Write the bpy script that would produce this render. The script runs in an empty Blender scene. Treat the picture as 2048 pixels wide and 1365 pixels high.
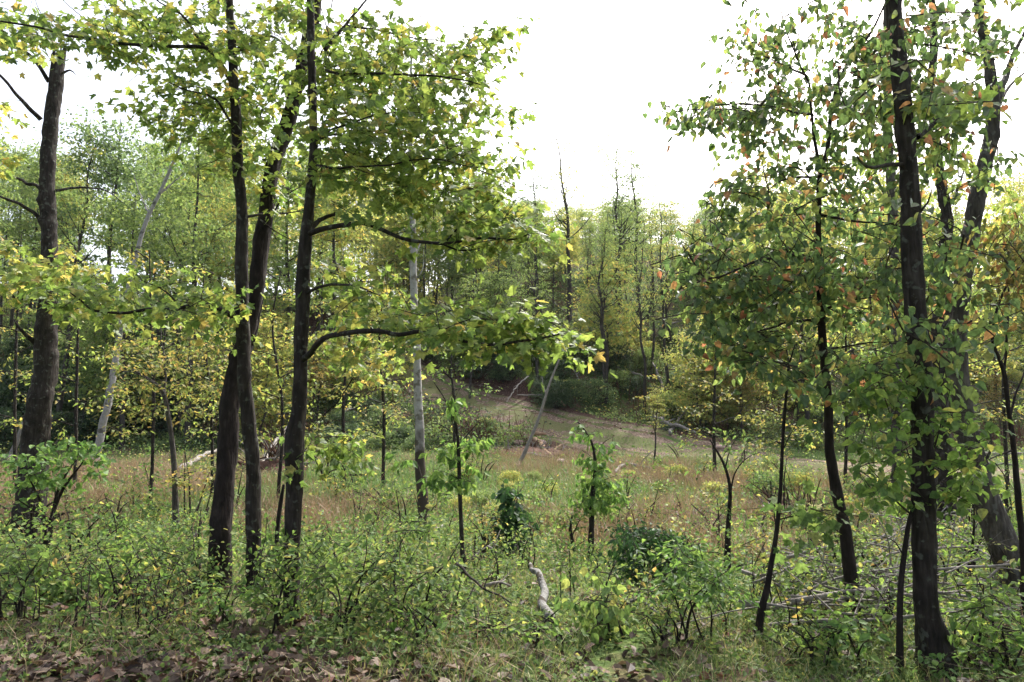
import bpy, math, random
import numpy as np
from mathutils import Matrix, Vector

# ------------------------------------------------------------------ camera, sky, sun, exposure
R = math.radians
SC = bpy.context.scene
COL = SC.collection
F = 1365.0                       # focal length in photo pixels (24 mm on a 36 mm frame)
PITCH = R(5.5)
HAZE = 0.0001
EYE = np.array([0.0, 0.0, 1.6])
cam_d = bpy.data.cameras.new('camera'); cam = bpy.data.objects.new('camera', cam_d); COL.objects.link(cam)
cam_d.lens = 24.0; cam_d.sensor_width = 36.0; cam_d.sensor_fit = 'HORIZONTAL'
cam_d.clip_start = 0.05; cam_d.clip_end = 2000
cam.location = EYE; cam.rotation_euler = (R(90) + PITCH, 0, 0)
SC.camera = cam

SUN_EL, SUN_AZ = R(50), R(28)    # azimuth measured clockwise from +Y (ahead, to the right)
W = bpy.data.worlds.new('World'); SC.world = W; W.use_nodes = True
nt = W.node_tree; bg = nt.nodes['Background']
sky = nt.nodes.new('ShaderNodeTexSky'); sky.sky_type = 'NISHITA'; sky.sun_disc = False
sky.sun_elevation = SUN_EL; sky.sun_rotation = SUN_AZ
sky.air_density = 1.0; sky.dust_density = 6.0; sky.ozone_density = 1.0
hs = nt.nodes.new('ShaderNodeHueSaturation'); hs.inputs['Saturation'].default_value = 0.6
nt.links.new(sky.outputs[0], hs.inputs['Color']); nt.links.new(hs.outputs[0], bg.inputs['Color'])
bg.inputs['Strength'].default_value = 0.15
sun_d = bpy.data.lights.new('sun', 'SUN'); sun = bpy.data.objects.new('sun', sun_d); COL.objects.link(sun)
sun_d.energy = 2.7; sun_d.angle = R(2.5); sun_d.color = (1.0, 0.97, 0.92)
sdir = Vector((math.sin(SUN_AZ) * math.cos(SUN_EL), math.cos(SUN_AZ) * math.cos(SUN_EL), math.sin(SUN_EL)))
sun.rotation_euler = sdir.to_track_quat('Z', 'Y').to_euler()
sun.location = (0, 0, 60)
vs = SC.view_settings
vs.view_transform = 'Standard'; vs.look = 'None'; vs.gamma = 1.0; vs.use_curve_mapping = False
vs.exposure = 1.52
cy = SC.cycles
cy.max_bounces = 5; cy.diffuse_bounces = 4; cy.glossy_bounces = 2; cy.transmission_bounces = 4; cy.transparent_max_bounces = 4
cy.caustics_reflective = False; cy.caustics_refractive = False; cy.use_adaptive_sampling = True; cy.adaptive_threshold = 0.02

# ------------------------------------------------------------------ helpers
rng = np.random.default_rng(7)
random.seed(7)

def vnoise(x, y, seed=0, wrap=None):
    x = np.asarray(x, float); y = np.asarray(y, float)
    xi = np.floor(x).astype(np.int64); yi = np.floor(y).astype(np.int64)
    fx = x - xi; fy = y - yi
    fx = fx * fx * (3 - 2 * fx); fy = fy * fy * (3 - 2 * fy)
    def h(a, b):
        if wrap: a = a % wrap
        n = (a * 374761393 + b * 668265263 + seed * 1442695041) & 0xffffffff
        n = ((n ^ (n >> 13)) * 1274126177) & 0xffffffff
        return ((n ^ (n >> 16)) & 0xffff) / 65535.0
    a = h(xi, yi); b = h(xi + 1, yi); c = h(xi, yi + 1); d = h(xi + 1, yi + 1)
    return (a * (1 - fx) + b * fx) * (1 - fy) + (c * (1 - fx) + d * fx) * fy

def fbm(x, y, seed=0, o=4):
    s = 0; a = 0.5
    for k in range(o):
        s = s + a * vnoise(x * 2 ** k, y * 2 ** k, seed + k); a *= 0.5
    return s

def sst(a, b, x):
    t = np.clip((x - a) / (b - a), 0, 1); return t * t * (3 - 2 * t)

def P(px, py, d):
    """photo pixel at distance d along +Y -> world point"""
    u = (px - 1024) / F; v = (682.5 - py) / F
    s = d / (math.cos(PITCH) - v * math.sin(PITCH))
    return np.array([u * s, d, EYE[2] + s * (math.sin(PITCH) + v * math.cos(PITCH))])

def proj(p):
    p = np.asarray(p, float) - EYE
    c, s = math.cos(PITCH), math.sin(PITCH)
    f = p[..., 1] * c + p[..., 2] * s; u = -p[..., 1] * s + p[..., 2] * c
    return 1024 + F * p[..., 0] / f, 682.5 - F * u / f

# the logging road: centre line (x, y, z)
ROAD = np.array([[34, 17.5, -0.8], [24, 21.5, -0.8], [13.5, 27, -0.8], [8.6, 35, -0.75], [2.4, 41, 0.45],
                 [-4.8, 47.5, 2.5], [-9.5, 54, 4.6], [-13.5, 62, 6.9], [-22, 72, 9.0]])

def road_dist(x, y):
    x = np.asarray(x, float); y = np.asarray(y, float)
    best = np.full(np.broadcast(x, y).shape, 1e9); bz = np.zeros_like(best)
    fall = 0.27
    for a, b in zip(ROAD[:-1], ROAD[1:]):
        d = b[:2] - a[:2]; t = np.clip(((x - a[0]) * d[0] + (y - a[1]) * d[1]) / (d @ d), 0, 1)
        dd = np.hypot(x - a[0] - t * d[0], y - a[1] - t * d[1])
        m = dd < best
        side = ((y - a[1]) * d[0] - (x - a[0]) * d[1]) / math.hypot(*d)      # negative on the hill side
        zc = a[2] + t * (b[2] - a[2])
        best = np.where(m, dd, best); bz = np.where(m, zc - np.clip(side, -2.9, 2.9) * fall * sst(30, 38, y), bz)
    return best, bz

def toe_line(x):
    return 37.0 + 1.5 * np.sin(x * 0.23) + np.clip(x - 12, 0, 60) * 0.35 - 2.0 * sst(-8, -24, x)

def ground(x, y):
    x = np.asarray(x, float); y = np.asarray(y, float)
    z = -0.8 * sst(4.8, 12.5, y + 0.6 * np.sin(x * 0.5))
    t = y - toe_line(x)
    sl = 0.38 + 0.20 * sst(-12, 1, x) - 0.10 * sst(10, 30, x)
    ramp = np.where(t < 0, 0, np.where(t < 5, t * t / 10, t - 2.5))
    ramp = np.where(ramp > 34, 34 + 14 * (1 - np.exp(-(ramp - 34) / 14)), ramp)
    z = z + sl * ramp
    z = z + (fbm(x * 0.35, y * 0.35, 3) - 0.47) * (0.22 + 0.9 * sst(2, 14, t))
    z = z + (fbm(x * 1.6, y * 1.6, 9, 3) - 0.43) * 0.10
    rd, rz = road_dist(x, y)
    w = sst(4.3, 2.9, rd)
    z = z * (1 - w) + (rz + (fbm(x * 1.1, y * 1.1, 21, 3) - 0.43) * 0.12) * w
    # bulldozed spoil on the downhill edge of the road
    z = z + 0.3 * np.exp(-((x - 0.2) / 2.6) ** 2 - ((y - 37.6) / 1.3) ** 2)
    return z

def G(x, y): return float(ground(x, y))

def PG(px, py, dmin=3.0, dmax=110.0):
    """photo pixel -> the point where its ray meets the ground"""
    ds = np.geomspace(dmin, dmax, 900)
    u = (px - 1024) / F; v = (682.5 - py) / F
    s = ds / (math.cos(PITCH) - v * math.sin(PITCH))
    xs = u * s; zs = EYE[2] + s * (math.sin(PITCH) + v * math.cos(PITCH))
    hit = np.nonzero(zs <= ground(xs, ds))[0]
    i = hit[0] if len(hit) else len(ds) - 1
    return np.array([xs[i], ds[i], G(xs[i], ds[i])])

class Geo:
    def __init__(s): s.V = []; s.Fc = []; s.R = []; s.n = 0
    def add(s, V, Fs, rnd=None):
        V = np.asarray(V, float).reshape(-1, 3)
        for f in (Fs if isinstance(Fs, list) else [Fs]):
            f = np.asarray(f, np.int64)
            s.Fc.append(f + s.n)
        if rnd is not None:
            s.R += rnd if isinstance(rnd, list) else [rnd]
        else:
            for f in (Fs if isinstance(Fs, list) else [Fs]): s.R.append(np.zeros(len(f)))
        s.V.append(V); s.n += len(V)
    def mesh(s, name, mats, off=None, smooth=False):
        V = np.concatenate(s.V)
        if off is not None: V = V - np.asarray(off)
        me = bpy.data.meshes.new(name)
        loops = np.concatenate([f.ravel() for f in s.Fc]).astype(np.int32)
        tot = np.concatenate([np.full(len(f), f.shape[1]) for f in s.Fc])
        st = np.concatenate([[0], np.cumsum(tot)[:-1]]).astype(np.int32)
        me.vertices.add(len(V)); me.vertices.foreach_set('co', V.astype(np.float32).ravel())
        me.loops.add(len(loops)); me.loops.foreach_set('vertex_index', loops)
        me.polygons.add(len(tot)); me.polygons.foreach_set('loop_start', st)
        at = me.attributes.new('rnd', 'FLOAT', 'FACE')
        at.data.foreach_set('value', np.concatenate(s.R).astype(np.float32))
        for m in (mats if isinstance(mats, list) else [mats]): me.materials.append(m)
        me.polygons.foreach_set('use_smooth', np.full(len(tot), smooth))
        me.update(calc_edges=True)
        return me
    def build(s, name, mats, parent=None, smooth=False, kind=None):
        off = np.array(parent.location) if parent is not None else None
        o = bpy.data.objects.new(name, s.mesh(name, mats, off, smooth)); COL.objects.link(o)
        if parent is not None: o.parent = parent
        if kind: o['kind'] = kind
        return o

def empty(name, loc, label=None, cat=None, group=None):
    o = bpy.data.objects.new(name, None); COL.objects.link(o); o.location = loc
    o.empty_display_size = 0.1
    if label: o['label'] = label
    if cat: o['category'] = cat
    if group: o['group'] = group
    return o

def tag(o, label, cat, group=None):
    o['label'] = label; o['category'] = cat
    if group: o['group'] = group
    return o

def copy_tree(root):
    r = root.copy(); COL.objects.link(r)
    for ch in root.children:
        c = ch.copy(); COL.objects.link(c); c.parent = r
    return r

def unit(v): return v / (np.linalg.norm(v, axis=-1, keepdims=True) + 1e-9)

def smooth_line(pts, step):
    """Catmull-Rom through rows of pts (any number of columns), resampled about every step"""
    p = np.asarray(pts, float)
    if len(p) == 2: p = np.array([p[0], (p[0] + p[1]) / 2, p[1]])
    q = np.vstack([2 * p[0] - p[1], p, 2 * p[-1] - p[-2]])
    out = []
    for i in range(1, len(q) - 2):
        L = np.linalg.norm(q[i + 1][:3] - q[i][:3]); n = max(1, int(L / step))
        t = (np.arange(n) / n)[:, None]
        a, b, c, d = q[i - 1], q[i], q[i + 1], q[i + 2]
        out.append(0.5 * (2 * b + (c - a) * t + (2 * a - 5 * b + 4 * c - d) * t ** 2 + (3 * b - a - 3 * c + d) * t ** 3))
    out.append(p[-1:])
    return np.vstack(out)

def tube(g, line, sides=8, bark=0.0, seed=0, flare=0.0, cap=True, knots=0, freq=9.0):
    """line rows: x y z r"""
    p = line[:, :3]; r = np.maximum(line[:, 3], 0.0006); n = len(p)
    t = unit(np.gradient(p, axis=0))
    ref = np.array([1.0, 0.02, 0]) if abs(t[:, 0]).mean() < 0.7 else np.array([0, 0.1, 1.0])
    a = unit(np.cross(t, ref)); b = np.cross(t, a)
    th = np.arange(sides) * 2 * math.pi / sides
    s = np.concatenate([[0], np.cumsum(np.linalg.norm(np.diff(p, axis=0), axis=1))])
    rr = np.repeat(r[:, None], sides, 1)
    if flare:
        lob = 0.55 + 0.75 * vnoise(th[None] / (2 * math.pi) * 5 + 0 * s[:, None], s[:, None] * 0.6, seed + 5, 5)
        rr = rr * (1 + flare * np.exp(-s[:, None] / 0.22) * lob)
    if bark:
        K = max(8, sides // 2)
        n1 = vnoise(th[None] / (2 * math.pi) * K + 0 * s[:, None], s[:, None] * freq, seed, K)
        n2 = vnoise(th[None] / (2 * math.pi) * 5 + 0 * s[:, None], s[:, None] * 2.3, seed + 3, 5)
        n3 = vnoise(th[None] / (2 * math.pi) * 3 + 0 * s[:, None], s[:, None] * 0.9, seed + 8, 3)
        rr = rr * (1 + bark * (1.5 * (n1 - 0.5) + 0.45 * (n2 - 0.5) + 0.4 * (n3 - 0.5)))
    for k in range(knots):
        rs = np.random.default_rng(seed * 31 + k)
        sk, tk = rs.uniform(0.1, 0.95) * s[-1], rs.uniform(0, 6.28)
        dth = np.abs((th - tk + math.pi) % (2 * math.pi) - math.pi)
        rr = rr * (1 + rs.uniform(0.12, 0.38) * np.exp(-((s[:, None] - sk) / 0.06) ** 2 - (dth[None] / 0.5) ** 2))
    V = p[:, None] + rr[..., None] * (np.cos(th)[None, :, None] * a[:, None] + np.sin(th)[None, :, None] * b[:, None])
    i = np.arange(n - 1)[:, None] * sides; j = np.arange(sides)[None]; j2 = (j + 1) % sides
    Q = np.stack([i + j, i + j2, i + sides + j2, i + sides + j], -1).reshape(-1, 4)
    V = V.reshape(-1, 3); fs = [Q]
    if cap:
        V = np.vstack([V, p[-1] + t[-1] * r[-1] * 0.6]); e = (n - 1) * sides
        fs.append(np.stack([e + np.arange(sides), e + (np.arange(sides) + 1) % sides, np.full(sides, len(V) - 1)], -1))
    g.add(V, fs)

# leaf outlines: half shapes, x along the midrib, y to the side
LEAF = {
    'maple': [(0, 0), (0.00, 0.16), (0.08, 0.44), (0.25, 0.33), (0.36, 0.44), (0.62, 0.58), (0.62, 0.40), (0.55, 0.25), (0.78, 0.20), (1, 0)],
    'heart': [(0, 0), (-0.09, 0.16), (0.00, 0.36), (0.22, 0.46), (0.48, 0.41), (0.74, 0.22), (1, 0)],
    'ovate': [(0, 0), (0.16, 0.17), (0.42, 0.24), (0.72, 0.15), (1, 0)],
    'lance': [(0, 0), (0.25, 0.12), (0.55, 0.12), (1, 0)],
    'oak': [(0, 0), (0.12, 0.10), (0.24, 0.30), (0.36, 0.13), (0.54, 0.36), (0.64, 0.15), (0.82, 0.24), (1, 0)],
    'quad': [(0, 0), (0.48, 0.30), (1, 0)],
}
def leaf_template(kind, fold=0.25, curl=0.2):
    h = np.array(LEAF[kind]); n = len(h)
    V = np.vstack([h, h[1:-1] * [1, -1]])
    V = np.column_stack([V, np.abs(V[:, 1]) * fold - curl * V[:, 0] ** 2])
    A = np.arange(n)[::-1]
    B = np.concatenate([[0], np.arange(n, 2 * n - 2), [n - 1]])
    return V, A[None], B[None]

def put_leaves(g, kind, pos, d, up, size, rs, fold=0.25, curl=0.2, aspect=1.0):
    V, A, B = leaf_template(kind, fold, curl); N = len(pos)
    if N == 0: return
    size = np.broadcast_to(size, (N,))
    x = unit(d); y = unit(np.cross(up, x)); z = np.cross(x, y)
    cz = rs.uniform(0.2, 1.9, N)
    M = (V[None, :, 0:1] * x[:, None] + aspect * V[None, :, 1:2] * y[:, None] + (V[None, :, 2] * cz[:, None])[..., None] * z[:, None])
    W = pos[:, None] + M * size[:, None, None]
    nv = len(V); o = (np.arange(N) * nv)[:, None]
    r = rs.uniform(0, 1, N)
    g.add(W, [o + A, o + B], [r, r])

_leafmesh = {}
def leaf_meshes(kind, mat):
    k = (kind, mat.name)
    if k not in _leafmesh:
        out = []
        for fold, curl in ((0.15, 0.1), (0.35, 0.25), (0.25, 0.45), (0.5, 0.05)):
            g = Geo(); V, A, B = leaf_template(kind, fold, curl); g.add(V, [A, B]); out.append(g.mesh('leaf', mat))
        _leafmesh[k] = out
    return _leafmesh[k]

def leaf_objects(parent, kind, mat, pos, d, up, size, aspect=1.0):
    ms = leaf_meshes(kind, mat); off = np.array(parent.location) if parent.type == 'EMPTY' else np.zeros(3)
    x = unit(d); y = unit(np.cross(up, x)); z = np.cross(x, y)
    for i in range(len(pos)):
        o = bpy.data.objects.new('leaf', ms[i % 4]); COL.objects.link(o); o.parent = parent
        s = float(size[i]); p = pos[i] - off
        o.matrix_basis = Matrix(((x[i][0] * s, y[i][0] * s * aspect, z[i][0] * s, p[0]), (x[i][1] * s, y[i][1] * s * aspect, z[i][1] * s, p[1]),
                                 (x[i][2] * s, y[i][2] * s * aspect, z[i][2] * s, p[2]), (0, 0, 0, 1)))

# ------------------------------------------------------------------ materials
def new_mat(name):
    m = bpy.data.materials.new(name); m.use_nodes = True
    n = m.node_tree.nodes; n.clear()
    return m, n, m.node_tree.links

def ramp_node(n, stops, interp='LINEAR'):
    r = n.new('ShaderNodeValToRGB'); e = r.color_ramp; e.interpolation = interp
    while len(e.elements) < len(stops): e.elements.new(0.5)
    for el, (p, c) in zip(e.elements, stops): el.position = p; el.color = (*c, 1)
    return r

LIGHTER = {'shrub_leaf': 1.35, 'spice_leaf': 1.2, 'beech_leaf': 1.15, 'fresh_leaf': 1.15, 'grass_blade': 1.35, 'lush_grass_blade': 1.25, 'hill_yellow_leaf': 1.4, 'hill_green_leaf': 1.35, 'hill_blue_leaf': 1.2}
def leaf_mat(name, stops, trans=0.42, rough=0.55, tmul=1.6, spec=0.2):
    m, n, l = new_mat(name)
    at = n.new('ShaderNodeAttribute'); at.attribute_name = 'rnd'
    oi = n.new('ShaderNodeObjectInfo')
    ad = n.new('ShaderNodeMath'); ad.operation = 'ADD'; l.new(at.outputs['Fac'], ad.inputs[0]); l.new(oi.outputs['Random'], ad.inputs[1])
    fr = n.new('ShaderNodeMath'); fr.operation = 'FRACT'; l.new(ad.outputs[0], fr.inputs[0])
    k_ = LIGHTER.get(name, 1.0)
    stops = [(p_, tuple(k_ * v_ for v_ in c_)) for p_, c_ in stops]
    stops = [(p_, tuple(0.78 * v_ + 0.22 * (0.3 * c_[0] + 0.6 * c_[1] + 0.1 * c_[2]) for v_ in c_)) for p_, c_ in stops]
    rp = ramp_node(n, stops); l.new(fr.outputs[0], rp.inputs[0])
    tc = n.new('ShaderNodeTexCoord'); ns = n.new('ShaderNodeTexNoise'); ns.inputs['Scale'].default_value = 45.0
    ge = n.new('ShaderNodeNewGeometry'); l.new(ge.outputs['Position'], ns.inputs['Vector'])
    mr = n.new('ShaderNodeMapRange'); mr.inputs[1].default_value = 0.3; mr.inputs[2].default_value = 0.7; mr.inputs[3].default_value = 0.62; mr.inputs[4].default_value = 1.3
    l.new(ns.outputs[0], mr.inputs[0])
    hv = n.new('ShaderNodeHueSaturation'); l.new(rp.outputs[0], hv.inputs['Color']); l.new(mr.outputs[0], hv.inputs['Value'])
    b = n.new('ShaderNodeBsdfPrincipled'); b.inputs['Roughness'].default_value = rough
    b.inputs['Specular IOR Level'].default_value = spec
    l.new(hv.outputs[0], b.inputs['Base Color'])
    tr = n.new('ShaderNodeBsdfTranslucent')
    mu = n.new('ShaderNodeMix'); mu.data_type = 'RGBA'; mu.blend_type = 'MULTIPLY'; mu.inputs[0].default_value = 1.0
    l.new(hv.outputs[0], mu.inputs[6]); mu.inputs[7].default_value = (tmul * 1.08, tmul * 1.06, tmul * 0.72, 1)
    l.new(mu.outputs[2], tr.inputs['Color'])
    mx = n.new('ShaderNodeMixShader'); mx.inputs[0].default_value = trans
    l.new(b.outputs[0], mx.inputs[1]); l.new(tr.outputs[0], mx.inputs[2])
    o = n.new('ShaderNodeOutputMaterial'); l.new(mx.outputs[0], o.inputs[0])
    return m

def bark_mat(name, stops, scale=9.0, stretch=0.18, bump=0.6, patch=None, base_dark=None):
    m, n, l = new_mat(name)
    tc = n.new('ShaderNodeTexCoord'); mp = n.new('ShaderNodeMapping'); mp.inputs['Scale'].default_value = (1, 1, stretch)
    l.new(tc.outputs['Object'], mp.inputs[0])
    ns = n.new('ShaderNodeTexNoise'); ns.inputs['Scale'].default_value = scale * 4; ns.inputs['Detail'].default_value = 6
    ns.inputs['Distortion'].default_value = 0.6; l.new(mp.outputs[0], ns.inputs[0])
    n2 = n.new('ShaderNodeTexNoise'); n2.inputs['Scale'].default_value = scale * 0.7; n2.inputs['Detail'].default_value = 4; l.new(tc.outputs['Object'], n2.inputs[0])
    mixf = n.new('ShaderNodeMix'); mixf.inputs[0].default_value = 0.5
    l.new(ns.outputs[0], mixf.inputs[2]); l.new(n2.outputs[0], mixf.inputs[3])
    rp = ramp_node(n, stops); l.new(mixf.outputs[0], rp.inputs[0])
    colr = rp.outputs[0]
    if patch:
        n3 = n.new('ShaderNodeTexNoise'); n3.inputs['Scale'].default_value = patch[1]; n3.inputs['Detail'].default_value = 5; l.new(tc.outputs['Object'], n3.inputs[0])
        r3 = ramp_node(n, [(patch[2], (0, 0, 0)), (patch[2] + 0.08, (1, 1, 1))]); l.new(n3.outputs[0], r3.inputs[0])
        mc = n.new('ShaderNodeMix'); mc.data_type = 'RGBA'; l.new(r3.outputs[0], mc.inputs[0]); l.new(colr, mc.inputs[6]); mc.inputs[7].default_value = (*patch[0], 1)
        colr = mc.outputs[2]
    if base_dark:     # older scaly bark on the lowest part of the stem
        sx = n.new('ShaderNodeSeparateXYZ'); l.new(tc.outputs['Object'], sx.inputs[0])
        a2 = n.new('ShaderNodeMath'); a2.operation = 'MULTIPLY_ADD'; l.new(n2.outputs[0], a2.inputs[0]); a2.inputs[1].default_value = 1.4; l.new(sx.outputs['Z'], a2.inputs[2])
        r4 = n.new('ShaderNodeMapRange'); r4.inputs[1].default_value = base_dark[1]; r4.inputs[2].default_value = base_dark[1] + 0.5; l.new(a2.outputs[0], r4.inputs[0])
        mc = n.new('ShaderNodeMix'); mc.data_type = 'RGBA'; l.new(r4.outputs[0], mc.inputs[0]); mc.inputs[6].default_value = (*base_dark[0], 1); l.new(colr, mc.inputs[7])
        colr = mc.outputs[2]
    b = n.new('ShaderNodeBsdfPrincipled'); b.inputs['Roughness'].default_value = 0.9; b.inputs['Specular IOR Level'].default_value = 0.15
    l.new(colr, b.inputs['Base Color'])
    bp = n.new('ShaderNodeBump'); bp.inputs['Strength'].default_value = bump; bp.inputs['Distance'].default_value = 0.02
    l.new(ns.outputs[0], bp.inputs['Height']); l.new(bp.outputs[0], b.inputs['Normal'])
    o = n.new('ShaderNodeOutputMaterial'); l.new(b.outputs[0], o.inputs[0])
    return m

M = {}
M['maple'] = leaf_mat('maple_leaf', [(0.0, (0.075, 0.15, 0.02)), (0.3, (0.12, 0.205, 0.025)), (0.6, (0.17, 0.25, 0.03)), (0.86, (0.24, 0.29, 0.035)), (0.96, (0.34, 0.30, 0.04)), (1.0, (0.40, 0.27, 0.05))], 0.52, 0.5, 1.45, 0.3)
M['maple_yellow'] = leaf_mat('maple_yellow_leaf', [(0.0, (0.12, 0.20, 0.025)), (0.5, (0.19, 0.26, 0.03)), (0.8, (0.28, 0.28, 0.035)), (1.0, (0.42, 0.28, 0.04))], 0.55, 0.5, 1.7, 0.3)
M['heart'] = leaf_mat('heart_leaf', [(0.0, (0.045, 0.095, 0.035)), (0.35, (0.07, 0.135, 0.04)), (0.62, (0.11, 0.18, 0.04)), (0.86, (0.18, 0.23, 0.045)), (0.92, (0.22, 0.17, 0.05)), (0.96, (0.30, 0.13, 0.055)), (1.0, (0.24, 0.08, 0.05))], 0.55, 0.42, 1.8, spec=0.4)
M['spice'] = leaf_mat('spice_leaf', [(0.0, (0.05, 0.11, 0.018)), (0.5, (0.09, 0.17, 0.022)), (0.9, (0.14, 0.21, 0.025)), (1.0, (0.28, 0.26, 0.04))], 0.5, 0.55, 1.6, 0.2)
M['fresh'] = leaf_mat('fresh_leaf', [(0.0, (0.05, 0.125, 0.02)), (0.5, (0.085, 0.18, 0.025)), (1.0, (0.14, 0.23, 0.03))], 0.45)
M['deep'] = leaf_mat('deep_green_leaf', [(0.0, (0.014, 0.05, 0.016)), (0.6, (0.025, 0.08, 0.02)), (1.0, (0.05, 0.125, 0.025))], 0.3)
M['shrub'] = leaf_mat('shrub_leaf', [(0.0, (0.04, 0.085, 0.02)), (0.5, (0.075, 0.135, 0.024)), (0.9, (0.13, 0.18, 0.03)), (1.0, (0.26, 0.24, 0.05))], 0.45, 0.6, 1.6, 0.15)
M['beech'] = leaf_mat('beech_leaf', [(0.0, (0.08, 0.13, 0.025)), (0.45, (0.15, 0.18, 0.028)), (0.8, (0.24, 0.21, 0.035)), (1.0, (0.34, 0.21, 0.04))], 0.42)
M['dark_shrub'] = leaf_mat('evergreen_leaf', [(0.0, (0.03, 0.062, 0.03)), (0.6, (0.05, 0.095, 0.04)), (1.0, (0.085, 0.14, 0.045))], 0.3)
M['hill_green'] = leaf_mat('hill_green_leaf', [(0.0, (0.075, 0.13, 0.035)), (0.5, (0.115, 0.18, 0.042)), (1.0, (0.18, 0.23, 0.05))], 0.45)
M['hill_yellow'] = leaf_mat('hill_yellow_leaf', [(0.0, (0.11, 0.155, 0.03)), (0.5, (0.19, 0.225, 0.035)), (0.85, (0.28, 0.26, 0.04)), (1.0, (0.34, 0.22, 0.04))], 0.45)
M['hill_blue'] = leaf_mat('hill_blue_leaf', [(0.0, (0.065, 0.12, 0.05)), (0.6, (0.10, 0.165, 0.06)), (1.0, (0.15, 0.21, 0.07))], 0.46)
M['hill_orange'] = leaf_mat('hill_orange_leaf', [(0.0, (0.10, 0.12, 0.025)), (0.4, (0.2, 0.19, 0.035)), (0.8, (0.3, 0.2, 0.04)), (1.0, (0.32, 0.14, 0.04))], 0.45)
M['rust'] = leaf_mat('rust_leaf', [(0.0, (0.08, 0.10, 0.022)), (0.5, (0.13, 0.125, 0.025)), (0.85, (0.2, 0.13, 0.03)), (1.0, (0.24, 0.09, 0.03))], 0.4)
M['dry'] = leaf_mat('dry_leaf', [(0.0, (0.035, 0.02, 0.014)), (0.35, (0.075, 0.042, 0.026)), (0.65, (0.13, 0.077, 0.046)), (0.88, (0.20, 0.135, 0.085)), (1.0, (0.15, 0.05, 0.028))], 0.15, 0.6, 1.1, 0.25)
M['grass'] = leaf_mat('grass_blade', [(0.0, (0.05, 0.095, 0.02)), (0.5, (0.085, 0.135, 0.026)), (0.8, (0.15, 0.17, 0.04)), (1.0, (0.27, 0.21, 0.09))], 0.3, 0.5)
M['lush'] = leaf_mat('lush_grass_blade', [(0.0, (0.055, 0.125, 0.024)), (0.6, (0.085, 0.17, 0.03)), (1.0, (0.15, 0.20, 0.05))], 0.3, 0.5)
M['straw'] = leaf_mat('straw_blade', [(0.0, (0.20, 0.125, 0.07)), (0.4, (0.30, 0.185, 0.11)), (0.75, (0.36, 0.24, 0.15)), (1.0, (0.17, 0.15, 0.06))], 0.25, 0.6, 1.1, 0.2)
M['bramble'] = bark_mat('bramble_stem', [(0.3, (0.05, 0.022, 0.016)), (0.7, (0.15, 0.075, 0.05))], 3)
M['bark'] = bark_mat('dark_bark', [(0.3, (0.009, 0.008, 0.007)), (0.5, (0.026, 0.021, 0.018)), (0.72, (0.066, 0.058, 0.05))], 9, 0.18, 1.0, ((0.075, 0.078, 0.064), 17.0, 0.58))
M['bark_grey'] = bark_mat('grey_bark', [(0.3, (0.024, 0.020, 0.018)), (0.5, (0.058, 0.051, 0.045)), (0.72, (0.13, 0.118, 0.106))], 9, 0.16, 1.0, ((0.10, 0.10, 0.088), 15.0, 0.58))
M['bark_black'] = bark_mat('black_bark', [(0.3, (0.010, 0.008, 0.007)), (0.55, (0.026, 0.020, 0.018)), (0.75, (0.055, 0.045, 0.04))], 11, 0.25, 0.9)
M['bark_white'] = bark_mat('white_bark', [(0.3, (0.20, 0.19, 0.17)), (0.55, (0.33, 0.32, 0.30)), (0.75, (0.43, 0.42, 0.40))], 7, 0.4, 0.6, ((0.14, 0.13, 0.105), 7.0, 0.54), ((0.055, 0.045, 0.035), 2.25))
M['bark_pale'] = bark_mat('pale_bark', [(0.3, (0.16, 0.15, 0.14)), (0.55, (0.27, 0.26, 0.25)), (0.75, (0.38, 0.37, 0.355))], 6, 0.4, 0.5, ((0.10, 0.095, 0.085), 4.0, 0.55))
M['bark_hill'] = bark_mat('hill_bark', [(0.3, (0.025, 0.022, 0.02)), (0.55, (0.055, 0.049, 0.044)), (0.75, (0.11, 0.10, 0.09))], 5, 0.3, 0.4)
M['twig'] = bark_mat('twig_bark', [(0.3, (0.022, 0.017, 0.014)), (0.7, (0.06, 0.048, 0.038))], 12, 0.5, 0.2)
M['birch'] = bark_mat('birch_log_bark', [(0.34, (0.05, 0.045, 0.04)), (0.46, (0.16, 0.155, 0.145)), (0.7, (0.27, 0.265, 0.25))], 14, 1.0, 0.8, ((0.055, 0.045, 0.035), 14.0, 0.54))
M['dead'] = bark_mat('dead_wood', [(0.3, (0.10, 0.09, 0.08)), (0.55, (0.22, 0.20, 0.18)), (0.75, (0.36, 0.34, 0.31))], 8, 0.3, 0.5)
M['log'] = bark_mat('log_wood', [(0.3, (0.12, 0.075, 0.045)), (0.55, (0.25, 0.17, 0.11)), (0.75, (0.38, 0.29, 0.21))], 6, 0.5, 0.5)
M['root'] = bark_mat('root_soil', [(0.3, (0.03, 0.016, 0.012)), (0.55, (0.08, 0.042, 0.03)), (0.75, (0.15, 0.085, 0.06))], 5, 1, 0.9)
M['stone'] = bark_mat('stone_face', [(0.3, (0.16, 0.10, 0.08)), (0.55, (0.27, 0.2, 0.17)), (0.75, (0.4, 0.34, 0.3))], 5, 1, 0.5)

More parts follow.
